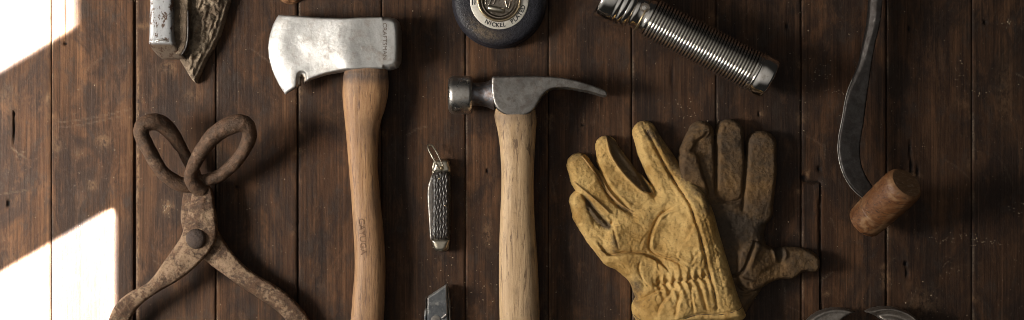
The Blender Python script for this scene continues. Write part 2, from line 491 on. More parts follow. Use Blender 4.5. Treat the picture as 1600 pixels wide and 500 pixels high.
M['hook_steel'] = mat_metal('dark_forged_steel', (0.085, 0.078, 0.074), (0.05, 0.045, 0.042), 0.42, 0.55, 0.05, (0.05, 0.04, 0.035), 0.5, bump=0.2)
M['bare_edge'] = mat_metal('bare_steel_edge', (0.5, 0.48, 0.45), (0.35, 0.33, 0.3), 0.4, 0.5, 0.1)
M['silver_paint'] = (lambda: (lambda m: (
    m.color(m.mix(m.mix((0.34, 0.345, 0.35), (0.135, 0.095, 0.06), m.attr('dirt_shade')), (0.075, 0.045, 0.03), m.ramp(m.math('ADD', m.math('MULTIPLY', m.noise(m.vec(0.09, 0.05, 0.09), 1, 5, 0.75), 0.7), m.math('MULTIPLY', m.noise(m.vec(0.4, 0.25, 0.4), 1, 3, 0.7), 0.3)), [(0.525, 0.0), (0.55, 1.0)]))),
    m.bump(m.noise(m.vec(0.12, 0.08, 0.12), 1, 5, 0.7), 0.4, 2.0), m.m)[-1])(Mat('chipped_silver_paint', 0.42, 0.35)))()
M['navy'] = (lambda: (lambda m: (
    m.color(m.mix(m.ramp(m.noise(m.vec(0.3, 0.3, 0.3), 1, 4, 0.7), [(0.38, (0.007, 0.0075, 0.011)), (0.62, (0.030, 0.029, 0.036))]), (0.17, 0.125, 0.08),
        m.math('MULTIPLY', m.math('MULTIPLY', m.attr('dirt_shade'), 1.0), m.ramp(m.noise(m.vec(0.2, 0.2, 0.2), 1, 5, 0.75), [(0.38, 0.1), (0.6, 1.0)])))),
    m.bump(m.voro(m.vec(0.5, 0.5, 0.5), 1), 0.45, 1.2), m.m)[-1])(Mat('navy_leather_case', 0.5, spec=0.3)))()
M['plate'] = mat_metal('cream_nickel_plate', (0.66, 0.63, 0.56), (0.56, 0.53, 0.46), 0.45, 0.5, 0.05, (0.36, 0.29, 0.2), 0.35, metal=0.25, bump=0.03)
M['brass'] = mat_metal('dull_brass', (0.52, 0.42, 0.27), (0.40, 0.31, 0.19), 0.3, 0.4, 0.08, (0.2, 0.14, 0.08), 0.4, bump=0.05)
M['dark_nickel'] = mat_metal('tarnished_nickel', (0.42, 0.37, 0.31), (0.24, 0.20, 0.16), 0.25, 0.4, 0.1, (0.10, 0.07, 0.05), 0.6, bump=0.1)
M['ink'] = Mat('black_print', 0.6, base=(0.02, 0.019, 0.018)).m
M['bolster'] = mat_metal('nickel_bolster', (0.55, 0.50, 0.41), (0.40, 0.36, 0.29), 0.28, 0.4, 0.09, (0.25, 0.19, 0.12), 0.4, bump=0.06)
M['blade'] = mat_metal('grey_blade', (0.30, 0.28, 0.25), (0.18, 0.165, 0.15), 0.38, 0.5, 0.09, (0.12, 0.09, 0.07), 0.4, bump=0.08)
M['bone'] = (lambda: (lambda m: (m.color(m.mix((0.020, 0.016, 0.0135), (0.125, 0.10, 0.075), m.attr('dirt_shade'))), m.m)[-1])(Mat('jigged_bone', 0.42, spec=0.5)))()
M['gunmetal'] = mat_metal('scuffed_grey_metal', (0.115, 0.12, 0.125), (0.065, 0.07, 0.075), 0.48, 0.6, 0.05, (0.30, 0.29, 0.27), 0.4, metal=0.6, bump=0.12, lo=0.58, hi=0.64)
M['tin'] = mat_metal('dull_tin', (0.40, 0.36, 0.32), (0.24, 0.215, 0.19), 0.42, 0.55, 0.05, (0.11, 0.08, 0.055), 0.5, bump=0.1)
M['glove'] = mat_leather('yellow_leather', (0.57, 0.375, 0.14), (0.38, 0.22, 0.064), (0.075, 0.052, 0.034), 0.22, 0.80, 0.92, 0.85)
M['old_glove'] = mat_leather('grimy_brown_leather', (0.180, 0.102, 0.040), (0.108, 0.063, 0.030), (0.046, 0.036, 0.027), 0.1, 0.85, 0.88, 0.85)
M['seam'] = Mat('dark_seam', 0.85, base=(0.10, 0.06, 0.03)).m
M['welt'] = mat_leather('seam_welt', (0.45, 0.28, 0.11), (0.34, 0.20, 0.08), (0.10, 0.07, 0.045), 0.6, 1.2, 0.6)
M['handle_stub'] = mat_wood('orange_brown_wood', (0.175, 0.072, 0.024), (0.10, 0.038, 0.014), (0.03, 0.014, 0.008), 0.85, 0.5, (0.27, 0.15, 0.072), 'x', 1.0)
M['end_grain'] = mat_wood('end_grain_wood', (0.26, 0.15, 0.075), (0.17, 0.092, 0.046), (0.40, 0.29, 0.19), 0.7, 0.5, (0.08, 0.045, 0.026), 'x', 1.3)
M['crumb'] = Mat('wood_crumb', 0.8, base=(0.42, 0.33, 0.22)).m

# ------------------------------------------------------------------ the boards
def build_floor():
    seams = [-705, -574, -443, -312, -181, -51, 80, 210, 337, 465, 596, 727, 857, 987, 1119, 1252, 1385, 1519, 1651, 1783, 1914, 2046, 2178, 2310]
    gapw = {80: 0.7, 210: 2.4, 337: 1.2, 465: 1.6, 596: 0.9, 727: 0.8, 857: 0.5, 987: 1.1, 1119: 0.8, 1252: 1.0, 1385: 1.1, 1519: 0.6}
    tones = {80: 1.0}
    tone_of = [1.0] * (len(seams) + 1)
    named = {-51: 1.6, 80: 1.18, 210: 1.18, 337: 0.92, 465: 0.92, 596: 0.85, 727: 0.9, 857: 1.0, 987: 0.9, 1119: 0.82, 1252: 1.0, 1385: 0.75, 1519: 0.8}  # leftmost boards raised in tone to paint in warm light spill
    xs = list(np.arange(-120, 1721, 2.4)) + list(np.arange(-840, -120, 40)) + list(np.arange(1730, 2440, 40))
    for s in seams:
        w = gapw.get(s, 1.5)
        xs = [x for x in xs if abs(x - s) > w + 2.6]
        xs += [s - w - 2.2, s - w - 0.8, s - w, s - w * 0.9, s + w * 0.9, s + w, s + w + 0.8, s + w + 2.2]
    xs = np.array(sorted(xs))
    ys = np.array(sorted(list(np.arange(-80, 581, 2.6)) + list(np.arange(-800, -80, 40)) + list(np.arange(590, 1300, 40))))
    X, Y = np.meshgrid(xs, ys, indexing='ij')
    Z = np.zeros(X.shape)
    tone = np.ones(X.shape); seed = np.zeros(X.shape); wear = np.zeros(X.shape); dark = np.zeros(X.shape); scr_lit = np.zeros(X.shape)
    bi = np.searchsorted(np.array(seams), X[:, 0])
    r = np.random.default_rng(3); sd = r.random(len(seams) + 2)
    for i in range(len(xs)):
        b = bi[i]; left = seams[b - 1] if b > 0 else -900
        tone[i, :] = named.get(left, 0.9); seed[i, :] = sd[b]
    Z += -0.5 * np.abs(vnoise(X, Y, 160, 4))
    for s in seams:
        w = gapw.get(s, 1.5)
        jit = 0.5 * vnoise(Y, Y * 0 + s, 37, 5)
        d = np.abs(X - s)
        Z = np.where(d < w * 0.95, -9, Z)
        Z = np.where((d >= w * 0.95) & (d < w + 1.5), Z - 1.0 * (1 - (d - w) / 1.5), Z)
        ed = np.exp(-((X - s - w - 1.2) / 1.3) ** 2)  # window light on each gap's right edge, painted as a pale line
        scr_lit = np.maximum(scr_lit, 0.6 * ed * sstep(-0.1, 0.6, vnoise(X * 0 + s, Y, 34, 8, 3)))
        wear = np.maximum(wear, 0.7 * np.exp(-((X - s) / 9.0) ** 2) * sstep(0.25, 0.8, vnoise(X, Y, 26, 11, 3)))
    # orange raw edge by the wide gap
    wear = np.maximum(wear, np.exp(-((X - 215.5) / 2.2) ** 2) * sstep(80, 110, Y) * 1.0)
    # pale worn spots and stains seen on the boards
    for x, y, rx, ry, a in [(161, 219, 11, 12, 0.9), (75, 154, 7, 9, 0.8), (88, 226, 8, 14, 0.6), (124, 240, 8, 8, 0.5), (144, 288, 9, 9, 0.7), (262, 325, 10, 11, 1.0), (225, 40, 12, 5, 0.7), (262, 105, 14, 9, 0.7), (300, 150, 16, 12, 0.35), (10, 152, 16, 22, 0.35),
                            (762, 365, 7, 26, 0.6), (1080, 235, 16, 20, 0.3), (1190, 178, 6, 8, 0.5), (1291, 458, 8, 5, 0.8), (1440, 475, 30, 24, 0.3), (1570, 150, 14, 60, 0.25), (520, 180, 30, 12, 0.2), (1261, 272, 5, 8, 1.0), (1505, 160, 16, 10, 0.3), (1425, 275, 16, 7, 0.6)]:
        q = ((X - x) / rx) ** 2 + ((Y - y) / ry) ** 2
        wear = np.maximum(wear, a * np.exp(-q * 1.2))
    # nail holes, knots and splits
    for x, y, rx, ry in [(102, 68, 2.4, 2.6), (1230, 41, 2.6, 5), (1421, 45, 2.2, 4), (1539, 35, 2.0, 3.2), (778, 148, 2.0, 2.2), (761, 267, 2.0, 3.2), (1280, 264, 3.0, 4.2), (1415, 412, 2.8, 4), (1417, 427, 1.6, 8), (1256, 278, 4.5, 5), (22, 178, 1.8, 4), (22, 200, 1.4, 22), (13, 318, 2.4, 6), (910, 196, 2, 2), (1424, 260, 2.0, 14), (1434, 268, 1.6, 10),
                         (104, 20, 0.9, 50), (370, 292, 2.2, 2.4), (1050, 120, 1.2, 20), (1185, 178, 1.2, 4), (1422, 232, 1.6, 14), (690, 320, 1.0, 9)]:
        q = ((X - x) / rx) ** 2 + ((Y - y) / ry) ** 2
        h = np.exp(-q)
        dark = np.maximum(dark, np.clip(h * 1.5, 0, 1)); Z -= 4 * h * (h > 0.2)
    # the split strip by the right-hand glove
    cx = 1281.5 + 1.6 * vnoise(Y, Y * 0, 23, 21, 3) + 0.01 * (Y - 390)
    on = sstep(282, 290, Y)
    c = np.exp(-((X - cx) / 1.4) ** 2) * on
    dark = np.maximum(dark, c); Z -= 5 * c
    top = np.exp(-((Y - 284 - 2 * vnoise(X, X * 0, 7, 2)) / 2.0) ** 2) * sstep(1254, 1258, X) * (1 - sstep(1278, 1283, X))
    dark = np.maximum(dark, 0.8 * top); Z -= 3 * top
    Z += 1.5 * ((X > 1254) & (X < cx - 1.5) & (Y > 288))
    # scratches
    r = np.random.default_rng(12)
    for k in range(46):
        x = r.uniform(-50, 1650); y = r.uniform(-30, 530); a = r.normal(0, 0.9) + (math.pi / 2 if r.random() < 0.3 else 0); L = r.uniform(10, 70)
        bx = (X[:, 0] > x - L - 5) & (X[:, 0] < x + L + 5)
        if not bx.any(): continue
        i0, i1 = np.nonzero(bx)[0][[0, -1]]
        sub = (slice(i0, i1 + 1), slice(None))
        d, s, acc = line_d(X[sub], Y[sub], [(x, y), (x + 0.5 * L * math.cos(a), y + 0.5 * L * math.sin(a)), (x + L * math.cos(a + 0.1), y + L * math.sin(a + 0.1))])
        scr_lit[sub] = np.maximum(scr_lit[sub], r.uniform(0.08, 0.3) * np.exp(-(d / 1.1) ** 2))
    for pts, a in [([(85, 192), (120, 188), (165, 180), (205, 170)], 0.35), ([(85, 200), (130, 195), (190, 181)], 0.28), ([(18, 231), (30, 240), (40, 247)], 0.6), ([(26, 246), (34, 238), (40, 236)], 0.5), ([(5, 303), (40, 297)], 0.35), ([(635, 212), (650, 202), (668, 197)], 0.4), ([(1588, 115), (1605, 124)], 0.4), ([(1160, 30), (1175, 8)], 0.15), ([(1280, 440), (1300, 425)], 0.4)]:
        d, s, acc = line_d(X, Y, pts)
        scr_lit = np.maximum(scr_lit, a * np.exp(-(d / 1.1) ** 2))
    nx, ny = X.shape
    V = np.stack([X.ravel(), Y.ravel(), Z.ravel()], 1)
    i, j = np.meshgrid(np.arange(nx - 1), np.arange(ny - 1), indexing='ij')
    a = (i * ny + j).ravel()
    F = np.stack([a, a + 1, a + ny + 1, a + ny], 1)
    o = link('floor', V, F, M['floor'], None, Frame(0, (800, 250, 0)), attrs={'tone': tone.ravel(), 'seed': seed.ravel(), 'wear': wear.ravel(), 'dark': dark.ravel(), 'scratch_lit_edge': scr_lit.ravel()}, auto=40)
    o.location = (0, 0, 0)
    o['kind'] = 'structure'; o['label'] = 'dark worn wooden boards running up and down under the tools'
    return o
build_floor()

def build_crumbs():
    r = np.random.default_rng(5)
    V = []; F = []
    def crumb(x, y, s):
        n = r.integers(4, 7); b = len(V); a0 = r.random() * 6.28; el = r.uniform(0.5, 1)
        for k in range(n):
            a = a0 + 6.283 * k / n; q = s * r.uniform(0.6, 1.1)
            V.append((x + q * math.cos(a), y + q * el * math.sin(a), 0.05))
        V.append((x, y, s * 0.7))
        for k in range(n): F.append((b + k, b + n, b + (k + 1) % n))
    for k in range(1300):
        crumb(r.uniform(-60, 1660), r.uniform(-40, 540), r.choice([0.4, 0.6, 0.9, 1.25], p=[0.62, 0.25, 0.09, 0.04]))
    for cx, cy, sx, sy, n in [(260, 325, 6, 7, 14), (1288, 115, 12, 10, 22), (1305, 145, 14, 4, 14), (1500, 108, 6, 14, 12), (1528, 145, 10, 2, 9), (1573, 38, 7, 4, 10), (1500, 372, 22, 7, 34), (1545, 380, 16, 3, 14), (1484, 425, 7, 14, 14), (1068, 175, 18, 12, 26), (1100, 200, 12, 14, 10),
                              (755, 420, 14, 30, 24), (1440, 228, 14, 4, 7), (1590, 330, 8, 8, 12), (690, 430, 24, 20, 14), (1262, 100, 6, 60, 10), (1440, 470, 20, 16, 16), (830, 60, 20, 20, 5), (250, 215, 10, 20, 6), (225, 165, 6, 10, 8), (140, 250, 50, 60, 16)]:
        for k in range(n): crumb(r.normal(cx, sx), r.normal(cy, sy), r.choice([0.7, 1.0, 1.5], p=[0.5, 0.35, 0.15]))
    o = link('wood_crumbs', np.array(V), F, M['crumb'], None, Frame(0, (800, 250, 0)), smooth=False)
    o['kind'] = 'stuff'; o['label'] = 'pale crumbs and flecks scattered over the boards'; o['category'] = 'crumbs'
build_crumbs()

# ------------------------------------------------------------------ axe
def build_axe():
    t, fr = thing('axe', 'axe with bright worn steel head and tan wooden handle, beside the tongs', 'axe', (570, 300), 35)
    out = smooth_poly([(434, 22), (426, 36), (419, 58), (417.5, 80), (422, 104), (432, 128), (444, 147), (447, 146)], 4, False).tolist()
    out += [(470, 133), (487, 124), (510, 116.5), (540, 111.5), (575, 109.5), (610, 109.5), (621, 106), (626, 98), (627.5, 80), (627, 50), (624, 35), (618, 29), (608, 26.5), (580, 27), (540, 28.5), (500, 27), (465, 24)]
    ex = smooth_poly([(434, 22), (426, 36), (419, 58), (417.5, 80), (422, 104), (432, 128), (444, 147)], 4, False)
    slot = [(469.6, 142), (469.8, 121), (471.6, 117), (474, 121), (474.4, 142)]
    zc = 28.0
    def fn(X, Y):
        d = poly_sd(X, Y, out)
        ed = X - np.interp(Y, ex[:, 1], ex[:, 0])
        h = sum(np.interp(ed + q, [-5, 0, 6, 16, 22, 50, 80, 104, 120, 130, 150, 400], [1.0, 1.5, 4.2, 8.4, 9.8, 12.6, 16.8, 21.6, 25.4, 26, 25.0, 24.6]) for q in (-9, -5, -2, 0, 2, 5, 9)) / 7
        h = np.where(ed < 18, np.interp(ed, [-5, 0, 6, 16, 22], [1.0, 1.5, 4.2, 8.2, 9.9]) * sstep(20, 8, ed) + h * (1 - sstep(20, 8, ed)), h)
        h = h + 1.6 * vnoise(X, Y, 55, 3, 2) * sstep(10, 40, ed) * (1 - sstep(105, 125, ed)) + 0.12 * vnoise(X, Y, 9, 9, 2)
        # hollow of the nail slot
        q = chain_sd(X, Y, [(472, 140, 11), (472, 119, 8.5)])
        h = h - 4.2 * np.clip(-q / 3.5, 0, 1)
        cap = np.where(X > 600, np.clip(-d / 9.5, 0, 1), np.clip(-d / 3.0, 0, 1))
        hh = h * (1 - (1 - cap) ** 2.2) ** 0.5
        ds = poly_sd(X, Y, slot)
        dd = np.maximum(d, -ds)
        hh = np.where(dd > 0, -dd * 6, np.minimum(hh, np.where(-dd < 1.2, h * np.sqrt(np.clip(-dd / 1.2, 0, 1)), hh)))
        return zc + hh, zc - hh
    def dirt_shade(x, y, z):
        q = chain_sd(x, y, [(472, 138, 9), (472, 121, 7)])
        return np.clip(0.8 * np.clip(-q / 2.5, 0, 1) + 0.9 * sstep(618, 624, x) , 0, 0.9)  # darker slot hollow; painted shade on the poll side facing right
    head, hz = relief('head', (410, 15, 635, 155), 1.5, fn, M['axe_steel'], t, fr, 57, 0, 1.5, attrs={'dirt_shade': dirt_shade})
    place_text('stamped_lettering', 'CRAFTSMAN', 9.0, (602.5, 66), math.pi / 2, hz, M['stamp_steel'], head, fr, lift=0.3, sx=1.12)
    rows = [(70, 548, 602, 28, 20), (108, 538.5, 605, 28, 23), (116, 536.5, 606, 28, 24), (132, 535, 606.5, 28, 24.5), (150, 534.5, 605, 27, 24), (170, 536, 600.5, 27, 22.5), (200, 539, 592, 26, 20.5), (250, 543, 589, 25, 19.5), (300, 547, 592, 24, 19.5), (350, 550.5, 597, 24, 20), (400, 553, 600.5, 24, 20.5), (430, 552.5, 601, 24, 20.5), (460, 550, 600.5, 24, 20.5), (500, 547, 598.5, 24, 21), (560, 540, 594, 24, 22), (620, 534, 590, 25, 23), (650, 533, 592, 25, 24), (660, 540, 584, 25, 16)]
    V, F, hz2 = loft_rows(rows, 44, 0.82, 8)
    dirt_shade = 1.1 * np.exp(-((V[:, 1] - 118) / 13) ** 2) + 0.3 * sstep(240, 420, V[:, 1]) + 0.55 * np.exp(-((V[:, 1] - 205) / 26) ** 2 - ((V[:, 0] - 575) / 18) ** 2) + 0.5 * np.exp(-((V[:, 1] - 315) / 22) ** 2 - ((V[:, 0] - 587) / 10) ** 2)
    hd = link('handle', V, F, M['axe_wood'], t, fr, attrs={'dirt_shade': dirt_shade}, recalc=False)
    fix(hd)
    place_text('stamped_lettering', 'CAYUGA', 13.2, (566.5, 369), math.radians(86), hz2, M['stamp'], hd, fr, lift=0.9, sx=1.06)
    place_text('stamped_lettering', '26', 9.0, (577, 352), math.radians(86), hz2, M['stamp'], hd, fr, lift=0.3) if False else None

def fix(o):
    bm = bmesh.new(); bm.from_mesh(o.data)
    bmesh.ops.recalc_face_normals(bm, faces=bm.faces)
    bm.to_mesh(o.data); bm.free()
build_axe()

# ------------------------------------------------------------------ hammer
def build_hammer():
    t, fr = thing('hammer', 'claw hammer with grey steel head and pale hickory handle, left of the gloves', 'hammer', (810, 300), 38)
    zc = 31.0
    prof = [(0, 4), (0, 22), (1.2, 26), (4, 28.8), (7.5, 30), (9, 30.1), (32, 30.4), (35, 29.6), (37, 27.5), (37.6, 20)]
    V, F = lathe(prof, (700.5, 148, zc), (1, 0, 0), 72)
    link('striking_face', V, F, M['face_steel'], t, fr, recalc=True, auto=50)
    prof = [(0, 20), (3, 18.3), (9, 18), (18, 18.6), (26, 20.5), (32, 23.5), (36, 25), (37, 20)]
    V, F = lathe(prof, (736, 147, zc), (1, 0, 0), 48)
    # eight flats on the neck
    link('neck', V, F, M['neck'], t, fr, recalc=True, auto=50)
    out = [(769, 119.7), (780, 119), (794, 118.5), (825, 118.2), (855, 118.7), (885, 122), (916, 130), (942, 139.5), (948.5, 144.5), (946.5, 152.5), (923, 146.2), (905, 142.6), (893, 140.4), (881, 139.4), (870, 139.6), (860, 141.5), (852, 147.5), (846, 155), (841, 164), (835, 173), (826, 179.5), (815, 183), (798, 183.5), (783, 177.5), (775, 170), (770, 160), (767.2, 144), (767, 131)]
    out = smooth_poly(out, 3)
    def fn(X, Y):
        d = poly_sd(X, Y, out)
        H = np.interp(X, [760, 850, 885, 915, 945], [26, 25.6, 24.5, 23, 20])
        c = np.interp(X, [760, 850, 890, 945], [4.5, 4.5, 3.0, 2.5])
        tt = np.clip(-d / c, 0, 1)
        h = H * (0.72 + 0.28 * np.sqrt(1 - (1 - tt) ** 2)) * np.clip(-d / 1.2, -40, 1)
        h = np.where(d > 0, -d * 6, h) + 0.1 * vnoise(X, Y, 8, 2, 2)
        h = h - 1.2 * sstep(840, 870, X) * np.clip(1 - np.abs(Y - (127 + (X - 860) * 0.22)) / 10, 0, 1) * 0
        return zc + h, zc - h
    def gap(X, Y, Z):
        g = np.clip((X - 868) * 0.13, -2, 6)
        return g - np.abs(Z - zc)
    cl, hz = relief('claw', (760, 112, 955, 190), 1.5, fn, M['cheek'], t, fr, 60, 0, 1.5, extra=gap, auto=60)
    cl['label'] = 'flat grey cheek running out into the claw'
    rows = [(150, 778, 832, 31, 19), (176, 773, 837.5, 31, 25), (182, 772.5, 838.5, 31, 26), (190, 774, 838.5, 30.5, 26), (205, 777.5, 837.5, 30, 25), (230, 781, 836, 28.5, 23.5), (265, 783, 834.5, 27, 22.5), (300, 783, 834, 25.5, 22), (350, 781, 836, 24.5, 22.5), (400, 779.5, 839.5, 24, 23), (450, 779.5, 842, 24, 23.5), (500, 780.5, 843.5, 24, 23.5), (560, 783, 843, 25, 24), (640, 783, 843, 25, 24), (655, 790, 836, 25, 17)]
    V, F, _ = loft_rows(rows, 44, 0.8, 8)
    dirt_shade = 0.6 * np.exp(-((V[:, 1] - 184) / 9) ** 2) + 0.35 * sstep(300, 480, V[:, 1]) * sstep(800, 838, V[:, 0]) + 0.35 * np.exp(-((V[:, 1] - 208) / 14) ** 2 - ((V[:, 0] - 815) / 12) ** 2) + 0.6 * np.exp(-((V[:, 1] - 393) / 8) ** 2 - ((V[:, 0] - 832) / 5) ** 2) + 0.5 * np.exp(-((V[:, 1] - 480) / 10) ** 2 - ((V[:, 0] - 822) / 5) ** 2)
    o = link('handle', V, F, M['hammer_wood'], t, fr, attrs={'dirt_shade': dirt_shade}); fix(o)
build_hammer()

# ------------------------------------------------------------------ tongs
def build_tongs():
    t, fr = thing('tongs', 'rusty iron tongs with two looped handles crossed at a rivet', 'tongs', (308, 372), 40)
    def bar(name, out, z0, z1, fz=None):
        out = smooth_poly(out, 4)
        def fn(X, Y):
            d = poly_sd(X, Y, out)
            lift = fz(X, Y) if fz is not None else 0
            H = (z1 - z0) / 2
            h = dome(d, H, 5, 0.5) + np.where(d < 0, np.clip(-d - 5, 0, 14) * 0.16, 0)
            h = h + np.where(d < -2, 0.7 * vnoise(X, Y, 14, 6, 4), 0)
            return (z0 + z1) / 2 + lift + h, (z0 + z1) / 2 + lift - np.where(d < 0, np.minimum(h, H), h)
        return fn
    rear = [(288, 288), (310, 288), (318, 330), (330, 350), (340, 363), (358, 392), (389, 424), (424, 444.5), (455, 468), (479, 500), (497, 540), (505, 575), (490, 580), (465, 535), (441, 500), (419, 480), (389, 459.5), (354, 435), (318, 408), (290, 380), (281, 352), (280, 328)]
    front = [(304, 289), (329, 291), (336, 320), (340, 358), (335, 382), (316, 407), (283, 435.5), (248, 456), (219, 477), (202, 500), (180, 540), (172, 570), (158, 566), (158, 530), (167.5, 500), (182, 474), (204, 456), (233, 440), (257, 408), (279, 377), (286, 362), (291, 342), (299, 311)]
    dirt_shade = lambda x, y, z: sstep(285, 340, y) * (0.4 + 0.6 * np.exp(-((y - 400) / 60) ** 2))
    drop = lambda X, Y: -np.clip((Y - 440) * 0.16, 0, 19)
    relief('shank', (270, 280, 515, 590), 1.75, bar('r', rear, 21, 34, drop), M['rust'], t, fr, 50, -3, 1.75, attrs={'dirt_shade': dirt_shade})
    relief('shank', (148, 280, 350, 580), 1.75, bar('f', front, 34, 47, lambda X, Y: -np.clip((Y - 465) * 0.3, 0, 32)), M['rust'], t, fr, 62, -3, 1.75, attrs={'dirt_shade': dirt_shade})
    V, F = lathe([(-10, 14.5), (0, 15.8), (2.5, 15.6), (5, 14), (7.2, 11), (8.8, 6), (9.3, 1.0)], (308.5, 372.5, 48), (0, 0, 1), 36)
    link('rivet', V, F, M['rivet'], t, fr, recalc=True)
    # the two loops: plan from the photo, height rising to the outer ends
    L = [(308, 292, 34, 9, 9), (294, 290, 40, 10, 9), (276, 286, 46, 10, 9.5), (258, 273, 53, 9.5, 9.5), (243, 253, 60, 9.5, 9.5), (230, 230, 64, 10, 10), (221, 210, 66, 10.5, 10.5), (224, 196, 66, 11, 11), (237, 190.5, 62, 11.5, 11.5), (252, 194, 55, 11.5, 11), (265, 205, 46, 10.5, 10), (278, 223, 36, 9, 9), (290, 243, 26, 8, 8.5), (300, 262, 22, 8, 8), (308, 280, 24, 8, 8)]
    R = [(318, 300, 42, 10, 8), (306, 291, 50, 10.5, 8.5), (299, 280, 56, 9.5, 9.5), (301, 264, 61, 9, 9.5), (309, 246, 66, 9.5, 9.5), (322, 226, 72, 10.5, 10), (340, 207, 78, 12, 11), (360, 196, 82, 12.5, 11.5), (378, 193, 82, 12, 11.5), (389, 202, 76, 10.5, 11), (388, 220, 66, 9.5, 10), (378, 240, 55, 9, 9), (363, 258, 47, 9, 8.5), (345, 273, 42, 8.5, 8.5), (326, 281, 41, 8.5, 8.5), (311, 284, 42, 9, 8)]
    for P in (L, R):
        q = smooth_poly(raised(P, 40), 12, False)
        V, F = tube(q[:, :3], None, 26, flat=[(a * 1.15, b * 1.12) for a, b in q[:, 3:5]])
        V0 = V.copy(); V[:, 0] += 1.5 * vnoise(V0[:, 0] + V0[:, 2], V0[:, 1], 17, 3, 3); V[:, 1] += 1.3 * vnoise(V0[:, 0] - V0[:, 2], V0[:, 1], 16, 23, 3); V[:, 2] += 1.6 * vnoise(V0[:, 0], V0[:, 1], 14, 4, 3)
        link('handle_loop', V, F, M['rust_ring'], t, fr, recalc=True)
build_tongs()

# ------------------------------------------------------------------ pointed tool at the top left
def build_pointed_tool():
    t, fr = thing('pointed_tool', 'brown caked pointed iron tool with a chipped silver bar, cut off by the top edge', 'tool', (300, 40), 25)
    out = [(290, -60), (356, -40), (357, 0), (350, 24), (341, 54), (330, 76), (320, 92), (311, 112), (302.5, 130), (296, 124), (286, 108), (277, 93), (272, 60), (272, -50)]
    def fn(X, Y):
        d = poly_sd(X, Y, out)
        ridge = [(318, -60), (314, 30), (304, 128)]
        dl, s, acc = line_d(X, Y, ridge)
        h = dome(d, 15, 4) + np.clip(-d, 0, 40) * 0.30
        rough = (np.abs(vnoise(X * 1.0 + Y * 0.35, Y * 0.34 - X * 0.1, 7, 5, 3)) * 6.0 + vnoise(X, Y, 4.5, 15, 2) * 2.2) * sstep(3, 9, -d)
        # groove beside the rim
        rim = -1.6 * np.exp(-((-d - 6) / 1.8) ** 2) * sstep(290, 306, X)
        return 2 + h + np.where(d < 0, rough + rim, 0), np.full(X.shape, 0.5)
    relief('blade', (265, -70, 365, 138), 1.5, fn, M['bark'], t, fr, 40, -3, 1.5, attrs={'dirt_shade': lambda x, y, z: 0.4 + 0 * x})
    # the web between bar and slot
    out2 = smooth_poly([(266, -60), (297, -60), (299, 10), (298, 24), (297.5, 40), (297, 60), (294, 76), (286, 86), (276, 84), (268, 60)], 3)
    def fn2(X, Y):
        d = poly_sd(X, Y, out2)
        return 36 + dome(d, 6, 3) + 0.5 * vnoise(X, Y, 7, 3, 2), np.full(X.shape, 24.0) + np.where(d > 0, d * 4, 0)
    relief('web', (258, -66, 306, 94), 1.5, fn2, M['bark'], t, fr, 50, 15, 1.5, attrs={'dirt_shade': lambda x, y, z: 0 * x})
    q = smooth_poly([(298, 18, 41), (298, 40, 41), (297.5, 60, 41), (294, 76, 40), (287, 87, 38)], 6, False)
    V, F = tube(q, 2.0, 8)
    link('slot_edge', V, F, M['hook_steel'], t, fr, recalc=True)
    # silver bar with bevelled end
    rows = [(-70, 240, 277.5, 41, 14), (0, 240.5, 277, 41, 14), (30, 240, 276.5, 41, 14), (60, 239.5, 277, 41, 14), (69, 238.5, 279, 40.5, 14.5), (73, 239.5, 280.5, 38, 13), (80, 243, 284.5, 33, 11), (90, 251, 290, 27, 9), (92.5, 256, 289, 25, 7)]
    V, F, _ = loft_rows(rows, 48, 0.42, 5)
    o = link('bar', V, F, M['silver_paint'], t, fr, attrs={'dirt_shade': 0.9 * sstep(69, 73, V[:, 1])}, auto=35); fix(o)
    V2, F2 = tube(smooth_poly([(242, 71, 48), (253, 66, 55), (263, 65, 55.5), (276, 72, 51)], 5, False), 1.6, 8)
    link('bar_burr', V2, F2, M['bare_edge'], o, fr, recalc=True)
build_pointed_tool()

def build_stub():
    t, fr = thing('rusty_lump', 'small rusty brown lump poking in at the top edge above the axe head', 'lump', (453, -8), 10)
    def fn(X, Y):
        d = np.hypot((X - 453) / 1.25, (Y + 12)) - 16.5 + 1.3 * vnoise(X, Y, 7, 3, 2)
        return 3 + dome(d, 16, 12) + np.where(d < 0, vnoise(X, Y, 5, 8, 2) * 1.5, 0), np.full(X.shape, 0.5)
    relief('crust', (425, -38, 482, 12), 1.5, fn, M['orange_rust'], t, fr, 28, -3, 1.5, attrs={'dirt_shade': lambda x, y, z: 0 * x})
build_stub()

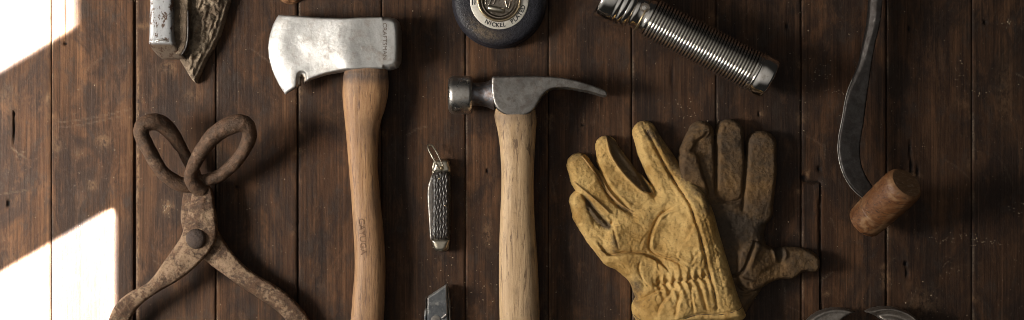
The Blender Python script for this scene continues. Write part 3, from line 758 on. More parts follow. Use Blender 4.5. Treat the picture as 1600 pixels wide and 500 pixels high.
# ------------------------------------------------------------------ tape reel
def build_reel():
    t, fr = thing('tape_measure', 'round navy leather tape measure with a cream ring lettered in black, above the hammer', 'tape measure', (780, 0), 36)
    c = (780, 0, 0)
    prof = [(0.5, 30), (0.5, 66), (1.5, 70), (4, 72.5), (8, 73.3), (10, 74.3), (12.5, 74.4), (14, 73.2), (16, 72.6), (22, 72.2), (28, 71.2), (31.5, 69), (34, 65), (35.4, 60), (36.2, 53), (36.6, 46), (36.2, 30)]
    V, F = lathe(prof, c, (0, 0, 1), 128, cap=False)
    ang = np.arctan2(V[:, 1], V[:, 0] - 780); r = np.hypot(V[:, 0] - 780, V[:, 1])
    dirt_shade = np.exp(-((ang - 2.05) / 0.5) ** 2) * np.exp(-((r - 56) / 8) ** 2)
    link('case', V, F, M['navy'], t, fr, recalc=True, attrs={'dirt_shade': dirt_shade})
    V, F = lathe([(36.0, 46), (37.4, 45.6), (37.9, 44.6), (37.9, 33), (37.2, 32)], c, (0, 0, 1), 128, cap=False)
    pl = link('name_plate', V, F, M['plate'], t, fr, recalc=True, attrs={'dirt_shade': np.zeros(len(V))}, auto=30)
    V, F = lathe([(36, 34), (39, 34), (40.2, 33), (40.4, 31.6), (39.4, 30.4), (37.6, 30), (36.8, 29.2), (38.4, 28.2), (38.6, 27), (37.4, 26), (33, 25.5), (31.5, 24), (31.2, 8), (31.2, 0.5)], c, (0, 0, 1), 96, cap=False)
    link('crank_well', V, F, M['dark_nickel'], t, fr, recalc=True, auto=40)
    th = np.linspace(0, 2 * math.pi, 97)[:-1]
    V, F = tube(np.stack([780 + 32.6 * np.cos(th), 32.6 * np.sin(th), np.full(96, 38.8)], 1), 2.0, 10, closed=True)
    link('rim', V, F, M['brass'], t, fr, recalc=True)
    # folding crank lying in the well
    for q in ([(762, -22, 33), (758, -6, 34), (760, 8, 34)], [(770, -18, 33), (768, -4, 34), (764, 8, 34)], [(778, -20, 33), (776, -6, 34.5), (771, 6, 34)], [(792, -20, 33), (789, -4, 34), (793, 12, 34)], [(800, -14, 33), (798, 0, 34), (795, 13, 34)]):
        V, F = tube(smooth_poly(q, 6, False), 1.5, 8)
        link('crank_wire', V, F, M['dark_nickel'], t, fr, recalc=True)
    V, F = tube([(762.5, 11.5, 36.5), (764, 12, 36.5), (787, 17, 36.5), (788.5, 17.3, 36.5)], [3, 4.4, 4.4, 3], 16)
    link('crank_knob', V, F, M['bolster'], t, fr, recalc=True, attrs={'dirt_shade': np.zeros(len(V))}, auto=50)
    z = lambda x, y: np.full(np.shape(x), 37.9)
    for word, a0, a1 in (('NICKEL', -28.7, 11.8), ('PLATED', 31.5, 73.5)):
        wd = [{'N': 8.2, 'I': 5.4, 'C': 7.6, 'K': 7.2, 'E': 6.4, 'L': 6.0, 'P': 6.6, 'A': 7.6, 'T': 6.8, 'D': 7.8}[q] for q in word]
        cs = np.cumsum(wd) - np.array(wd) / 2; cs = (cs - cs[0]) / (cs[-1] - cs[0])
        for chh, c01 in zip(word, cs):
            a = math.radians(a0 + (a1 - a0) * c01)
            place_text('printed_letter', chh, 9.2, (780 + 39.0 * math.sin(a), 0.6 + 39.0 * math.cos(a)), -a, z, M['ink'], pl, fr, bold=0.03, lift=0.15)
    for dx in (0, 3.6):
        x = 737.6 + dx
        V = np.array([(x, -1, 38.05), (x + 1.7, -1, 38.05), (x + 1.7, 8, 38.05), (x, 8, 38.05)])
        link('printed_mark', V, [(0, 3, 2, 1)], M['ink'], pl, fr, smooth=False)
build_reel()

# ------------------------------------------------------------------ pocket knife
def build_knife():
    t, fr = thing('pocket_knife', 'small pocket knife with ridged dark scales and nickel ends, between axe and hammer', 'pocket knife', (688, 320), 15)
    def solid(nm, out, z0, z1, c, mat, box, jig=None, attrs=None, st=1.0):
        out = smooth_poly(out, 3)
        def fn(X, Y):
            d = poly_sd(X, Y, out)
            h = dome(d, (z1 - z0) * 0.8, c)
            top = z0 + (z1 - z0) * 0.2 + h
            if jig is not None: top = top + np.where(d < -1.5, jig(X, Y), 0)
            return np.where(d > 0, z0 - d * 4, top), np.full(X.shape, z0)
        return relief(nm, box, st, fn, mat, t, fr, z1 + 4, z0 - 3, 1.0, attrs=attrs)
    solid('spine', [(676.5, 252), (702, 252), (703, 300), (702.5, 375), (698, 392), (680, 391), (675, 372), (675, 290)], 2, 12, 2, M['bolster'], (668, 244, 710, 400), attrs={'dirt_shade': lambda x, y, z: 0 * x})
    jigf = lambda X, Y: np.sin((X - 674) * 1.35 + 1.1 * np.sin(Y * 0.42 + X * 0.35) + 0.8 * vnoise(X, Y, 9, 4)) * (0.45 + 0.55 * np.sin(Y * 0.75 + 2.3 * np.floor((X - 674) / 4.65) + 1.5 * vnoise(X, Y, 12, 8)))
    o, _ = solid('scale', [(676.5, 270), (702.5, 269.5), (703.5, 300), (703, 345), (701.5, 372), (675, 373), (674.5, 345), (675, 300)], 11, 21, 7, M['bone'], (670, 264, 708, 379), lambda X, Y: 0.8 * jigf(X, Y), {'dirt_shade': lambda x, y, z: np.clip(sstep(0.35, 0.95, jigf(x, y)) * 0.95, 0, 1)}, 0.7)
    o['label'] = 'dark jigged scale with pale ridges'
    solid('bolster', [(677, 269), (678, 258), (681, 251), (688, 249), (698, 249.5), (702, 255), (703, 269)], 11, 20, 6, M['bolster'], (672, 244, 708, 275), attrs={'dirt_shade': lambda x, y, z: 0 * x})
    solid('bolster', [(675.5, 373.5), (701.5, 373), (700.5, 384), (696, 391.5), (688, 393.8), (680, 391), (676, 383)], 11, 20.5, 8, M['bolster'], (670, 368, 706, 399), attrs={'dirt_shade': lambda x, y, z: 0 * x})
    solid('blade', [(677, 272), (671, 281), (667.5, 294), (667, 312), (669, 340), (671, 372), (676, 373), (678, 330)], 6, 10.5, 3, M['blade'], (662, 266, 684, 379), attrs={'dirt_shade': lambda x, y, z: 0 * x})
    V, F = lathe([(0, 3.6), (2, 3.4), (3.2, 2.2), (3.5, 0.6)], (690, 263, 19.5), (0, 0, 1), 20)
    link('pin', V, F, M['brass'], t, fr, recalc=True)
    for x, y in ((687, 279), (696, 321)):
        V, F = lathe([(0, 1.6), (1.2, 1.5), (1.6, 0.5)], (x, y, 20.8), (0, 0, 1), 12)
        link('pin', V, F, M['brass'], t, fr, recalc=True)
    q = smooth_poly([(687.5, 264, 22), (681.5, 254, 25), (675, 243, 24), (669.8, 233, 20), (669.5, 227.6, 17), (674, 226.8, 15), (680, 234, 15), (686, 245, 17), (692.5, 260, 21)], 7, False)
    V, F = tube(q, 1.35, 10)
    link('bail', V, F, M['bolster'], t, fr, recalc=True, attrs=None)
build_knife()

# ------------------------------------------------------------------ utility knife nose
def build_cutter():
    t, fr = thing('utility_knife', 'slanted grey nose of a scuffed utility knife at the bottom edge beside the hammer handle', 'utility knife', (683, 490), 22)
    def solid(nm, out, z0, z1, c, mat, box, n=0.3, dirt_shade=None):
        def fn(X, Y):
            d = poly_sd(X, Y, out)
            h = np.where(d < 0, (z1 - z0) * (0.6 + 0.4 * np.sqrt(1 - (1 - np.clip(-d / c, 0, 1)) ** 2)) * np.clip(-d / 1.0, 0, 1), -d * 6)
            return z0 + h + np.where(d < -2, n * vnoise(X, Y, 9, 4, 2), 0), np.full(X.shape, z0 + 0.0)
        return relief(nm, box, 1.2, fn, mat, t, fr, z1 + 4, z0 - 3, 1.2, attrs={'dirt_shade': dirt_shade or (lambda x, y, z: 0 * x)}, auto=50)
    out = [(667, 464.5), (697.5, 444.3), (699, 446), (700, 480), (702, 520), (706, 640), (660, 640), (663, 560), (666.5, 500)]
    def dirt_shade(x, y, z):
        d = poly_sd(x, y, out)
        return np.clip(np.exp(-((d + 1.2) / 1.3) ** 2) * 0.9 * (y < 490) + 0.8 * (vnoise(x, y, 4, 9, 2) > 0.5) * 0.5 + 0.3 * np.exp(-((y - 474) / 4) ** 2) * (vnoise(x, y, 6, 2, 2) > 0), 0, 1)
    solid('body', out, 6, 25, 2.5, M['gunmetal'], (655, 438, 712, 646), 0.4, dirt_shade)
    solid('side_plate', [(664, 466), (666.6, 465), (666.3, 484), (664, 484.5)], 2, 22, 1.2, M['bare_edge'], (660, 460, 671, 490))
    solid('side_plate', [(662.5, 484), (668.2, 483), (667.6, 500), (664, 560), (661, 640), (655, 640), (659, 560), (661.5, 500)], 2, 24, 2.0, M['gunmetal'], (650, 478, 674, 646), 0.8, lambda x, y, z: 0.7 * (vnoise(x, y, 4, 3, 2) > -0.1))
    solid('blade', [(698.4, 444.2), (700.2, 445.5), (703, 470), (704.5, 500), (704, 540), (700.5, 540), (699.4, 480)], 3, 15, 1.2, M['bare_edge'], (692, 438, 712, 546))
    V, F = lathe([(0, 8), (1.0, 7.6), (1.3, 6), (1.3, 0.5)], (681, 500, 24.6), (0, 0, 1), 28)
    link('screw', V, F, M['blade'], t, fr, recalc=True, auto=40)
    V, F = tube([(690.5, 497, 25.5), (697.5, 491, 25.5)], 1.7, 8)
    link('lug', V, F, M['bare_edge'], t, fr, recalc=True, auto=40)
build_cutter()

# ------------------------------------------------------------------ flashlight
def build_flashlight():
    t, fr = thing('flashlight', 'chrome flashlight with a finely ribbed barrel lying on a slant', 'flashlight', (1110, 75), 38)
    u = np.array([0.888, 0.460, 0]); A = np.array([1015.5, 27.5, 40.0])
    def at(s): return A + u * s
    p = [(0, 26), (0.3, 29)]
    n = 35; pitch = 176 / n
    for k in range(n):
        for j in range(8):
            a = j / 8
            p.append((0.8 + (k + a) * pitch, 28.7 + 4.5 * abs(math.sin(math.pi * a)) ** 0.7))
    p += [(177, 30), (177.5, 26)]
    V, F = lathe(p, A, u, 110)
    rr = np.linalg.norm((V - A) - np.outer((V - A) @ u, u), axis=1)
    link('barrel', V, F, M['ribbed_chrome'], t, fr, attrs={'dirt_shade': 0.95 * sstep(31.6, 30.2, rr)}); fix(bpy.context.scene.objects['barrel'])  # rib valleys darkened in colour: tarnish and painted-in groove shade
    p = [(176.5, 26), (177, 31), (178, 33.2), (180, 33.4), (181, 32), (182.2, 31.8), (183.5, 33.6), (185.5, 33.6), (186.8, 32), (188, 32.2), (190, 33.4), (197, 33.6), (207, 33.4), (209.5, 32.6), (211, 31), (211.6, 29), (211, 27), (211.4, 25), (213.5, 22), (214.5, 16), (214.8, 1)]
    V, F = lathe(p, A, u, 96)
    link('tail_cap', V, F, M['chrome'], t, fr, recalc=True, auto=60)
    p = [(2, 24), (1, 28), (-1, 29.2), (-4, 29), (-6, 27.6), (-8, 27.2), (-20, 27.2), (-22, 28.6), (-25, 29), (-27, 27.8), (-29, 27.6)]
    V, F = lathe(p, A, u, 96)
    link('neck', V, F, M['chrome'], t, fr, recalc=True, auto=60)
    p = [(-27, 24), (-28, 30), (-30, 33), (-33, 34.8), (-37, 36), (-39, 35.2), (-40.5, 36.4), (-43, 38), (-46, 38.2), (-48, 36.6), (-49.5, 37), (-51.5, 38.8), (-54, 39.2), (-56, 38), (-57.5, 38.4), (-60, 39.4), (-74, 39.6), (-78, 39.2), (-80.5, 37.8), (-81.5, 35), (-80, 33), (-76, 31), (-75, 1)]
    V, F = lathe(p, A, u, 96)
    link('lamp_head', V, F, M['chrome'], t, fr, recalc=True, auto=60)
    # slide switch on the neck, upper side
    w = np.array([-0.46, 0.888, 0]); up = np.array([0, 0, 1.])
    def box(name, s, wv, z, ds, dw, dz, mat):
        c = at(s) + w * wv; c[2] = z
        bm = bmesh.new(); bmesh.ops.create_cube(bm, size=2.0)
        bmesh.ops.bevel(bm, geom=bm.edges[:], offset=0.35, segments=3, affect='EDGES')
        V = np.array([c + u * v.co.x * ds + w * v.co.y * dw + up * v.co.z * dz for v in bm.verts]); F = [tuple(q.index for q in f.verts) for f in bm.faces]; bm.free()
        return link(name, V, F, mat, t, fr, recalc=True, auto=40)
    box('switch_plate', -15, -6, 67, 7, 7, 2.0, M['dark_nickel'])
    box('switch_button', -16, -5, 69.5, 3.5, 3.5, 2.2, M['chrome'])
    th = np.linspace(-2.2, 2.2, 30)
    path = [at(-12) + w * 28.4 * math.sin(a) + up * 28.4 * math.cos(a) for a in th]
    V, F = tube(np.array(path), 1.5, 8)
    link('clip_wire', V, F, M['brass'], t, fr, recalc=True)
build_flashlight()

# ------------------------------------------------------------------ hook with stub handle
def build_hook():
    t, fr = thing('hook', 'dark curved flat steel hook with a short fat orange brown wooden grip', 'hook', (1380, 310), 38)
    left = [(1362, -60), (1361, -20), (1359.5, 10), (1356.5, 38), (1350.5, 66), (1344, 96), (1334, 122), (1324, 148), (1317, 186), (1311, 216), (1310, 240), (1314, 262), (1321, 280), (1332, 296), (1345, 308), (1355, 315)]
    right = [(1372, 304), (1364, 292), (1354, 276), (1347, 258), (1345, 240), (1346, 222), (1351.5, 192), (1357, 150), (1362, 115), (1366, 88), (1371, 62), (1375, 45), (1379, 20), (1381, -5), (1382, -30), (1382, -60)]
    out = smooth_poly(left, 4, False).tolist() + smooth_poly(right, 4, False).tolist()
    Lc = smooth_poly(left, 4, False)
    def fn(X, Y):
        d = poly_sd(X, Y, out)
        el = line_d(X, Y, Lc)[0]
        top = np.interp(Y, [-60, 30, 90, 160, 330], [14, 14, 9, 5, 5])
        fac = np.interp(Y, [-60, 40, 110, 170], [11, 10, 6, 2.5])
        h = top * np.minimum(np.clip(-d / 1.6, 0, 1) ** 0.5, 1) * (0.45 + 0.55 * np.clip(el / fac, 0, 1))
        zc = np.interp(Y, [-60, 60, 200, 320], [22, 26, 30, 40])
        h = np.where(d > 0, -d * 5, h + np.where(d < -1.5, 0.15 * vnoise(X, Y, 7, 3, 2), 0))
        return zc + h, zc - np.where(d < 0, np.minimum(h, top), h)
    relief('blade', (1302, -68, 1392, 322), 1.5, fn, M['hook_steel'], t, fr, 50, -3, 1.5, auto=50, attrs={'dirt_shade': lambda x, y, z: 0 * x})
    # bare bright edge along the outside of the bend
    e = smooth_poly(left[6:], 5, False)
    zc = np.interp(e[:, 1], [-60, 60, 200, 320], [22, 26, 30, 40])
    V, F = tube(np.stack([e[:, 0] + 0.2, e[:, 1], zc + 2.0], 1), 0.75, 6)
    link('bare_edge', V, F, M['bare_edge'], t, fr, recalc=True)
    # barrel-shaped grip, its near end tipped up
    P0, P1 = raised([(1350.5, 347, 21), (1416, 286, 100)], 38)
    o = np.array(P0); a = np.array(P1) - o; a /= np.linalg.norm(a)
    prof = [(-4, 4), (-4, 14), (-3, 21), (0, 25.5), (4, 28), (10, 29), (24, 29.6), (30, 29.8), (31, 29.2), (32.2, 29.1), (33.4, 29.9), (60, 31), (78, 31.2), (88, 30.6), (93, 29), (96, 26.5), (97.2, 24.5)]
    prof = [(q * 1.14, r) for q, r in prof]
    prof = [(x, np.interp(x, [q for q, r in prof[4:]], [r for q, r in prof[4:]])) if x > 1 else (x, np.interp(x, [-4.6, -4.5, -3.4, 0], [4, 14, 21, 25.5])) for x in sorted(set([q for q, r in prof] + list(np.arange(0, 104, 1.5))))]
    V, F = lathe(prof, o, a, 110, cap=False)
    sgn = (V - o) @ a
    e1 = np.cross(a, [0, 0, 1.0]); e1 /= np.linalg.norm(e1); e2 = np.cross(a, e1)
    th = np.arctan2((V - o) @ e2, (V - o) @ e1) * 30
    dirt_shade = 0.9 * sstep(0.05, 0.45, vnoise(sgn * 0.5, th, 9, 3, 4)) * np.exp(-((sgn - 22) / 26) ** 2) + 0.8 * sstep(0.15, 0.5, vnoise(sgn, th * 0.6, 12, 8, 4)) + 0.5 * np.exp(-((sgn - 109) / 3) ** 2)
    dirt_shade = np.clip(dirt_shade, 0, 1)
    g = link('grip', V, F, M['handle_stub'], t, fr, recalc=True, attrs={'dirt_shade': dirt_shade}, auto=60)
    V, F = lathe([(110.7, 24.7), (111.2, 20), (111.1, 10), (110.9, 0.5)], o, a, 60, cap=False)
    c = link('end_face', V, F, M['end_grain'], g, fr, recalc=True, attrs={'dirt_shade': np.full(len(V), 0.35)})
build_hook()

# ------------------------------------------------------------------ tin piece at the bottom edge
def build_tin():
    t, fr = thing('lipped_metal_piece', 'dull grey metal piece with two rounded lips around a dark opening at the bottom edge', 'tool', (1347, 540), 30)  # unidentified grey metal piece, its use is not known
    def lobe(name, cx, cy, r, hx, hy, hr, z, w, slope, box, lab):
        def fn(X, Y):
            d = np.hypot(X - cx, Y - cy) - r
            hole = hr - np.hypot(X - hx, Y - hy)
            dd = np.maximum(d, hole)
            h = np.where(dd < 0, 9 * np.sqrt(1 - (1 - np.clip(-dd / 4, 0, 1)) ** 2), -dd * 4)
            lip = slope * np.exp(-((d + 4) / 3.0) ** 2)
            roll = -4 * np.exp(-((d + 13) / 4.0) ** 2) * (slope > 3) + 0.2 * vnoise(X, Y, 6, 2, 2)
            base = z + w * (X - 1347) * 0.12
            return base + h + np.where(dd < -1, lip + roll, 0), base - np.where(dd < 0, 10, -dd * 4)
        relief(name, box, 1.5, fn, M['tin'], t, fr, z + 40, 0, 1.5, attrs={'dirt_shade': lambda x, y, zz: 0 * x}, label=lab)
    lobe('lip', 1309, 546, 65, 1347, 532, 44, 22, 0, 1.5, (1238, 474, 1352, 620), 'flat left lip')
    lobe('lip', 1385, 546, 67.5, 1347, 532, 44, 24, 0.6, 5, (1340, 472, 1460, 622), 'right lip with a rolled rim')
build_tin()

# ------------------------------------------------------------------ gloves
def seam_tube(name, pts, r, hz, mat, parent, fr, dz=0.2, n=7):
    q = smooth_poly(pts, 7, False)
    z = hz(q[:, 0], q[:, 1]) + dz
    k = np.ones(5) / 5
    zz = np.convolve(np.pad(z, 2, mode='edge'), k, 'valid')
    V, F = tube(np.stack([q[:, 0], q[:, 1], zz], 1), r, n)
    return link(name, V, F, mat, parent, fr, recalc=True, attrs={'dirt_shade': np.full(len(V), 0.3)})

def wr(X, Y, pts, w, amp):
    d, s, L = line_d(X, Y, smooth_poly(pts, 4, False))
    fade = np.clip(np.minimum(s, L - s) / (0.2 * L + 1e-6), 0, 1) ** 0.6
    return amp * np.exp(-(d / w) ** 2) * (0.35 + 0.65 * fade)

def fold(X, Y, pts, h, w, side):
    """a lapped crease: the leather on one side of the line stands proud and sinks away from it"""
    p = smooth_poly(pts, 5, False)
    d = np.full(X.shape, 1e9); sg = np.zeros(X.shape); s = np.zeros(X.shape); acc = 0.0
    for i in range(len(p) - 1):
        ax, ay = p[i]; ex, ey = p[i + 1] - p[i]; L = ex * ex + ey * ey + 1e-12
        t = np.clip(((X - ax) * ex + (Y - ay) * ey) / L, 0, 1)
        dd = np.hypot(X - ax - t * ex, Y - ay - t * ey); c = dd < d
        d = np.where(c, dd, d); sg = np.where(c, np.sign(ex * (Y - ay) - ey * (X - ax)), sg)
        s = np.where(c, acc + t * math.sqrt(L), s); acc += math.sqrt(L)
    fade = sstep(0, 0.22, s / acc) * sstep(1.0, 0.78, s / acc)
    q = d * sg * side
    up = sstep(-1.6, 2.4, q) * np.exp(-np.maximum(q, 0) / w)
    low = -0.45 * np.exp(-(np.minimum(q, 0) / (0.5 * w)) ** 2) * (q < 0)
    line = -0.5 * np.exp(-((q + 1.6) / 1.6) ** 2)
    return h * fade * (up + low + line)

def build_old_glove():
    t, fr = thing('glove', 'grimy dark brown leather work glove lying partly under the yellow one', 'glove', (1160, 330), 20, 'pair of leather work gloves')
    fingers = [([(1097, 208, 20.5), (1097, 240, 22), (1100, 320, 24)], 22, 9),
               ([(1142, 207, 22.5), (1142.5, 250, 24), (1139, 318, 24)], 24, 9),
               ([(1192, 228, 25), (1191, 265, 26.5), (1183, 330, 27)], 25, 10)]
    fold_c = [(1072, 236, 10), (1085, 213, 12), (1100, 204, 14)]
    thumbtip = [(1078, 251, 18), (1079, 266, 20), (1086, 300, 24)]
    palm = smooth_poly([(1082, 300), (1110, 306), (1150, 312), (1206, 300), (1208, 320), (1202, 345), (1197, 368), (1200, 384), (1196, 420), (1196, 446), (1180, 472), (1166, 495), (1150, 530), (1080, 530), (1075, 440)], 3)
    thumb = smooth_poly([(1150, 392), (1168, 376), (1180, 374), (1204, 385), (1216, 388), (1230, 385.5), (1259, 388), (1275, 395), (1284, 407), (1281, 424), (1270, 427), (1258, 426), (1242, 437), (1221, 438), (1203, 444), (1186, 453), (1162, 455), (1148, 432)], 3)
    def fn(X, Y):
        z = np.full(X.shape, -60.0)
        for ch, H, w in fingers: z = np.maximum(z, dome(chain_sd(X, Y, ch) + 0.8 * vnoise(X, Y, 26, 7), H, w))
        zp = dome(poly_sd(X, Y, palm), 27, 24)
        z = smax(z, zp, 5)
        z = smax(z, dome(chain_sd(X, Y, fold_c), 28, 8), 2)
        z = smax(z, dome(chain_sd(X, Y, thumbtip), 31, 10), 2)
        th = dome(poly_sd(X, Y, thumb), 26, 8) + 12 * sstep(1215, 1165, X) * (poly_sd(X, Y, thumb) < 0)
        z = smax(z, th, 2.5)
        ins = z > 1
        w = 0
        w = w + wr(X, Y, [(1112, 311), (1122, 314), (1140, 314.5), (1153, 313), (1160, 302), (1165, 285)], 1.8, -4.0)
        w = w + wr(X, Y, [(1112, 319), (1140, 321), (1158, 318)], 3.5, 2.0)
        w = w + wr(X, Y, [(1121, 225), (1120, 262), (1119, 306)], 2.0, -5)
        w = w + wr(X, Y, [(1163, 300), (1162, 318), (1160, 330)], 2.2, -3)
        w = w + wr(X, Y, [(1178, 376), (1170, 395), (1160, 420), (1148, 430), (1140, 431)], 2.0, -8)
        w = w + wr(X, Y, [(1186, 380), (1177, 398), (1168, 422)], 3.5, 2.5)
        w = w + wr(X, Y, [(1217, 384), (1216, 400), (1220, 410)], 5, -9) + wr(X, Y, [(1209, 378), (1207, 390), (1212, 406)], 2.5, 5) + wr(X, Y, [(1225, 388), (1227, 398), (1222, 408)], 2.5, 4)
        w = w + wr(X, Y, [(1150, 440), (1160, 450), (1172, 452)], 3, -9) + wr(X, Y, [(1152, 432), (1166, 437), (1176, 438)], 2, 3.5)
        w = w + wr(X, Y, [(1155, 458), (1165, 460), (1176, 456)], 3, -6)
        w = w + wr(X, Y, [(1128, 350), (1150, 362), (1170, 366)], 4, 1.6) + wr(X, Y, [(1150, 340), (1152, 350)], 3, -1)
        w = w + wr(X, Y, [(1230, 402), (1250, 408), (1268, 414)], 4, 1.5) + wr(X, Y, [(1188, 425), (1210, 416), (1235, 418)], 4, -1.5)
        w = w + wr(X, Y, [(1136, 200), (1132, 192)], 2, -1.5) + wr(X, Y, [(1083, 222), (1096, 216), (1106, 206)], 2, -4)
        w = w + 1.9 * vnoise(X, Y, 22, 31, 3) + 1.3 * vnoise(X, Y, 8, 5, 3)
        return z + np.where(ins, w * np.clip(z / 8, 0, 1), 0), np.full(X.shape, 0.8)
    def dirt_shade(x, y, z):
        base = 0.55 - 0.35 * np.exp(-((y - 300) / 26) ** 2) - 0.35 * np.exp(-((x - 1205) / 40) ** 2 - ((y - 425) / 22) ** 2) - 0.3 * np.exp(-((x - 1080) / 26) ** 2 - ((y - 240) / 30) ** 2)
        base = base + 0.5 * np.exp(-((x - 1130) / 60) ** 2 - ((y - 355) / 26) ** 2) + 0.9 * np.exp(-((x - 1217) / 7) ** 2 - ((y - 394) / 10) ** 2)
        return np.clip(base, 0, 1.4)
    sh, hz = relief('leather_shell', (1048, 176, 1292, 536), 1.6, fn, M['old_glove'], t, fr, 52, -3, 1.6, attrs={'dirt_shade': dirt_shade})
    for q in ([(1113, 312), (1122, 315), (1140, 315.5), (1153, 314), (1159, 303), (1164, 284)], [(1179, 376), (1171, 396), (1161, 421), (1149, 430)]):
        seam_tube('seam', q, 0.8, hz, M['seam'], t, fr, -0.5)
build_old_glove()

def build_glove():
    t, fr = thing('glove', 'yellow leather work glove with gathered wrist, lying on top of the brown one', 'glove', (1040, 380), 30, 'pair of leather work gloves')
    F1 = [(908, 315, 18), (917, 335, 22.5), (941, 364, 28), (966, 392, 30)]
    F2 = [(906, 259, 20.5), (915, 277, 24), (938, 309, 26.5), (968, 346, 30)]
    F3 = [(949, 229, 18.5), (956, 249, 23.5), (973, 279, 27.5), (1000, 312, 30)]
    F4 = [(1010, 207, 19.5), (1020, 232, 24), (1044, 275, 28), (1070, 318, 36)]
    palm = smooth_poly([(938, 394), (950, 350), (985, 330), (1022, 302), (1060, 280), (1088, 284), (1104, 305), (1116, 333), (1125, 366), (1135, 399), (1146, 436), (1154, 462), (1162, 482), (1166, 495), (1152, 503), (1120, 504), (1088, 503), (1060, 512), (1030, 520), (1006, 514), (992, 497), (988.5, 480), (994, 467), (990, 455), (984, 441), (968, 427), (950, 409)], 3)
    lift = lambda X, Y: 22 * sstep(1030, 1100, X + 0.25 * (Y - 350)) 
    G0, G1 = np.array([1024., 445.]), np.array([1106., 430.])
    gd = (G1 - G0) / np.linalg.norm(G1 - G0); gn = np.array([-gd[1], gd[0]])
    def fn(X, Y):
        base = lift(X, Y)
        z = np.full(X.shape, -60.0)
        for ch, H, w in ((F1, 20, 12), (F2, 22, 13), (F3, 23, 14), (F4, 24, 15)):
            d = chain_sd(X, Y, ch) + 0.9 * vnoise(X, Y, 30, 17)
            z = np.maximum(z, dome(d, H, w))
        zp = dome(poly_sd(X, Y, palm), 28, 22)
        z = smax(z, zp, 7)
        dp = poly_sd(X, Y, palm)
        w = 0
        # slits between the fingers run on as seams
        w = w + wr(X, Y, [(985, 240), (1002, 275), (1020, 303), (1024, 306)], 3.0, -9)
        w = w + wr(X, Y, [(930, 262), (944, 292), (963, 319), (988, 334)], 2.6, -8)
        w = w + wr(X, Y, [(912, 306), (932, 330), (952, 352), (957, 348)], 3.0, -9)
        # rolled welts beside them
        w = w + wr(X, Y, [(938, 252), (952, 283), (972, 309), (990, 325)], 3.2, 2.5)
        w = w + wr(X, Y, [(947, 212), (955, 241), (974, 271), (1002, 298), (1018, 303)], 2.2, 2.4)
        w = w + wr(X, Y, [(953, 215), (965, 242), (987, 269), (1010, 293)], 5.0, -4.5)
        w = w + wr(X, Y, [(893, 281), (904, 290), (928, 310), (951, 331), (962, 340)], 2.2, 2.2) + wr(X, Y, [(908, 240), (918, 252), (931, 271), (950, 299), (978, 326)], 2.2, 2.2) + wr(X, Y, [(914, 242), (925, 255), (938, 274), (957, 301)], 4.0, -4.0)
        w = w + wr(X, Y, [(918, 322), (930, 345), (948, 355)], 3.0, -3.5)
        w = w + wr(X, Y, [(1001, 250), (1010, 278), (1022, 298)], 2.5, 2.5)
        # long back seam: groove with a raised side
        sm = [(1012, 203), (1024, 228), (1042, 262), (1060, 291), (1077, 320), (1087, 352), (1097, 388), (1104, 421), (1113, 453), (1118, 480)]
        w = w + wr(X, Y, sm, 1.8, -4.5) + wr(X, Y, [(x + 5, y - 2) for x, y in sm], 3.0, 1.8) + wr(X, Y, [(x - 5, y + 2) for x, y in sm], 3.0, 1.5)
        w = w + wr(X, Y, [(x + 14, y - 6) for x, y in sm[4:]], 1.6, -1.2)
        # creases of the fingertips
        w = w + wr(X, Y, [(1006, 196), (1014, 214)], 2, -2) + wr(X, Y, [(1000, 202), (1004, 216)], 2, 1.5) + wr(X, Y, [(1020, 200), (1030, 218)], 2, 1.5)
        # lapped folds of the back
        w = w + fold(X, Y, [(1066, 316), (1052, 326), (1033, 338), (1023, 356), (1017, 378), (1019, 391), (1034, 399), (1052, 405), (1067, 415), (1078, 430)], 6.8, 15, -1)
        w = w + fold(X, Y, [(930, 372), (940, 388), (953, 400), (978, 396), (1004, 397), (1025, 407), (1041, 421), (1048, 434)], 6.5, 16, 1)
        w = w + fold(X, Y, [(960, 352), (963, 368), (968, 388)], 3.0, 9, -1)
        w = w + fold(X, Y, [(1086, 330), (1082, 352), (1072, 372), (1058, 384)], 1.8, 9, -1)
        w = w + fold(X, Y, [(1096, 392), (1084, 400), (1078, 414)], 2.2, 8, -1)
        w = w + fold(X, Y, [(1062, 388), (1056, 398), (1066, 408), (1082, 418)], 2.0, 7, -1)
        w = w + fold(X, Y, [(1004, 404), (1000, 420), (1008, 440), (1022, 452)], 2.6, 10, -1)
        w = w + fold(X, Y, [(980, 436), (988, 446), (1002, 458)], 3.0, 8, -1)
        for q, ww, am in [([(1030, 425), (1026, 410), (1030, 396)], 1.8, -2.0), ([(1048, 424), (1040, 404), (1046, 388)], 1.8, -1.8), ([(1062, 426), (1058, 408), (1064, 394)], 2.0, -1.8), ([(1078, 424), (1080, 404), (1074, 386)], 1.8, -1.6), ([(1090, 420), (1094, 398), (1088, 376)], 2.0, -1.8),
                          ([(1008, 330), (1022, 324), (1040, 326)], 1.8, -1.4), ([(1030, 345), (1048, 332), (1064, 330)], 2.0, -1.6), ([(990, 345), (1004, 352), (1010, 366)], 1.8, -1.6), ([(1044, 362), (1060, 356), (1076, 360)], 1.6, -1.2), ([(998, 385), (1004, 372), (1014, 360)], 1.8, -1.4), ([(1078, 345), (1086, 362), (1086, 380)], 1.8, -1.3),
                          ([(925, 365), (940, 372), (950, 388)], 1.8, -2.2), ([(960, 405), (975, 412), (985, 425)], 2.0, -2.2), ([(992, 430), (1004, 440), (1012, 452)], 2.2, -2.6), ([(940, 290), (952, 300), (966, 302)], 1.5, -1.2), ([(1000, 240), (1016, 246), (1026, 244)], 1.5, -1.2), ([(905, 275), (916, 272), (926, 276)], 1.5, -1.2), ([(1112, 380), (1122, 392), (1136, 398)], 1.6, -1.3), ([(1116, 420), (1128, 416), (1142, 424)], 1.6, -1.3), ([(1122, 450), (1134, 445), (1150, 452)], 1.6, -1.3)]:
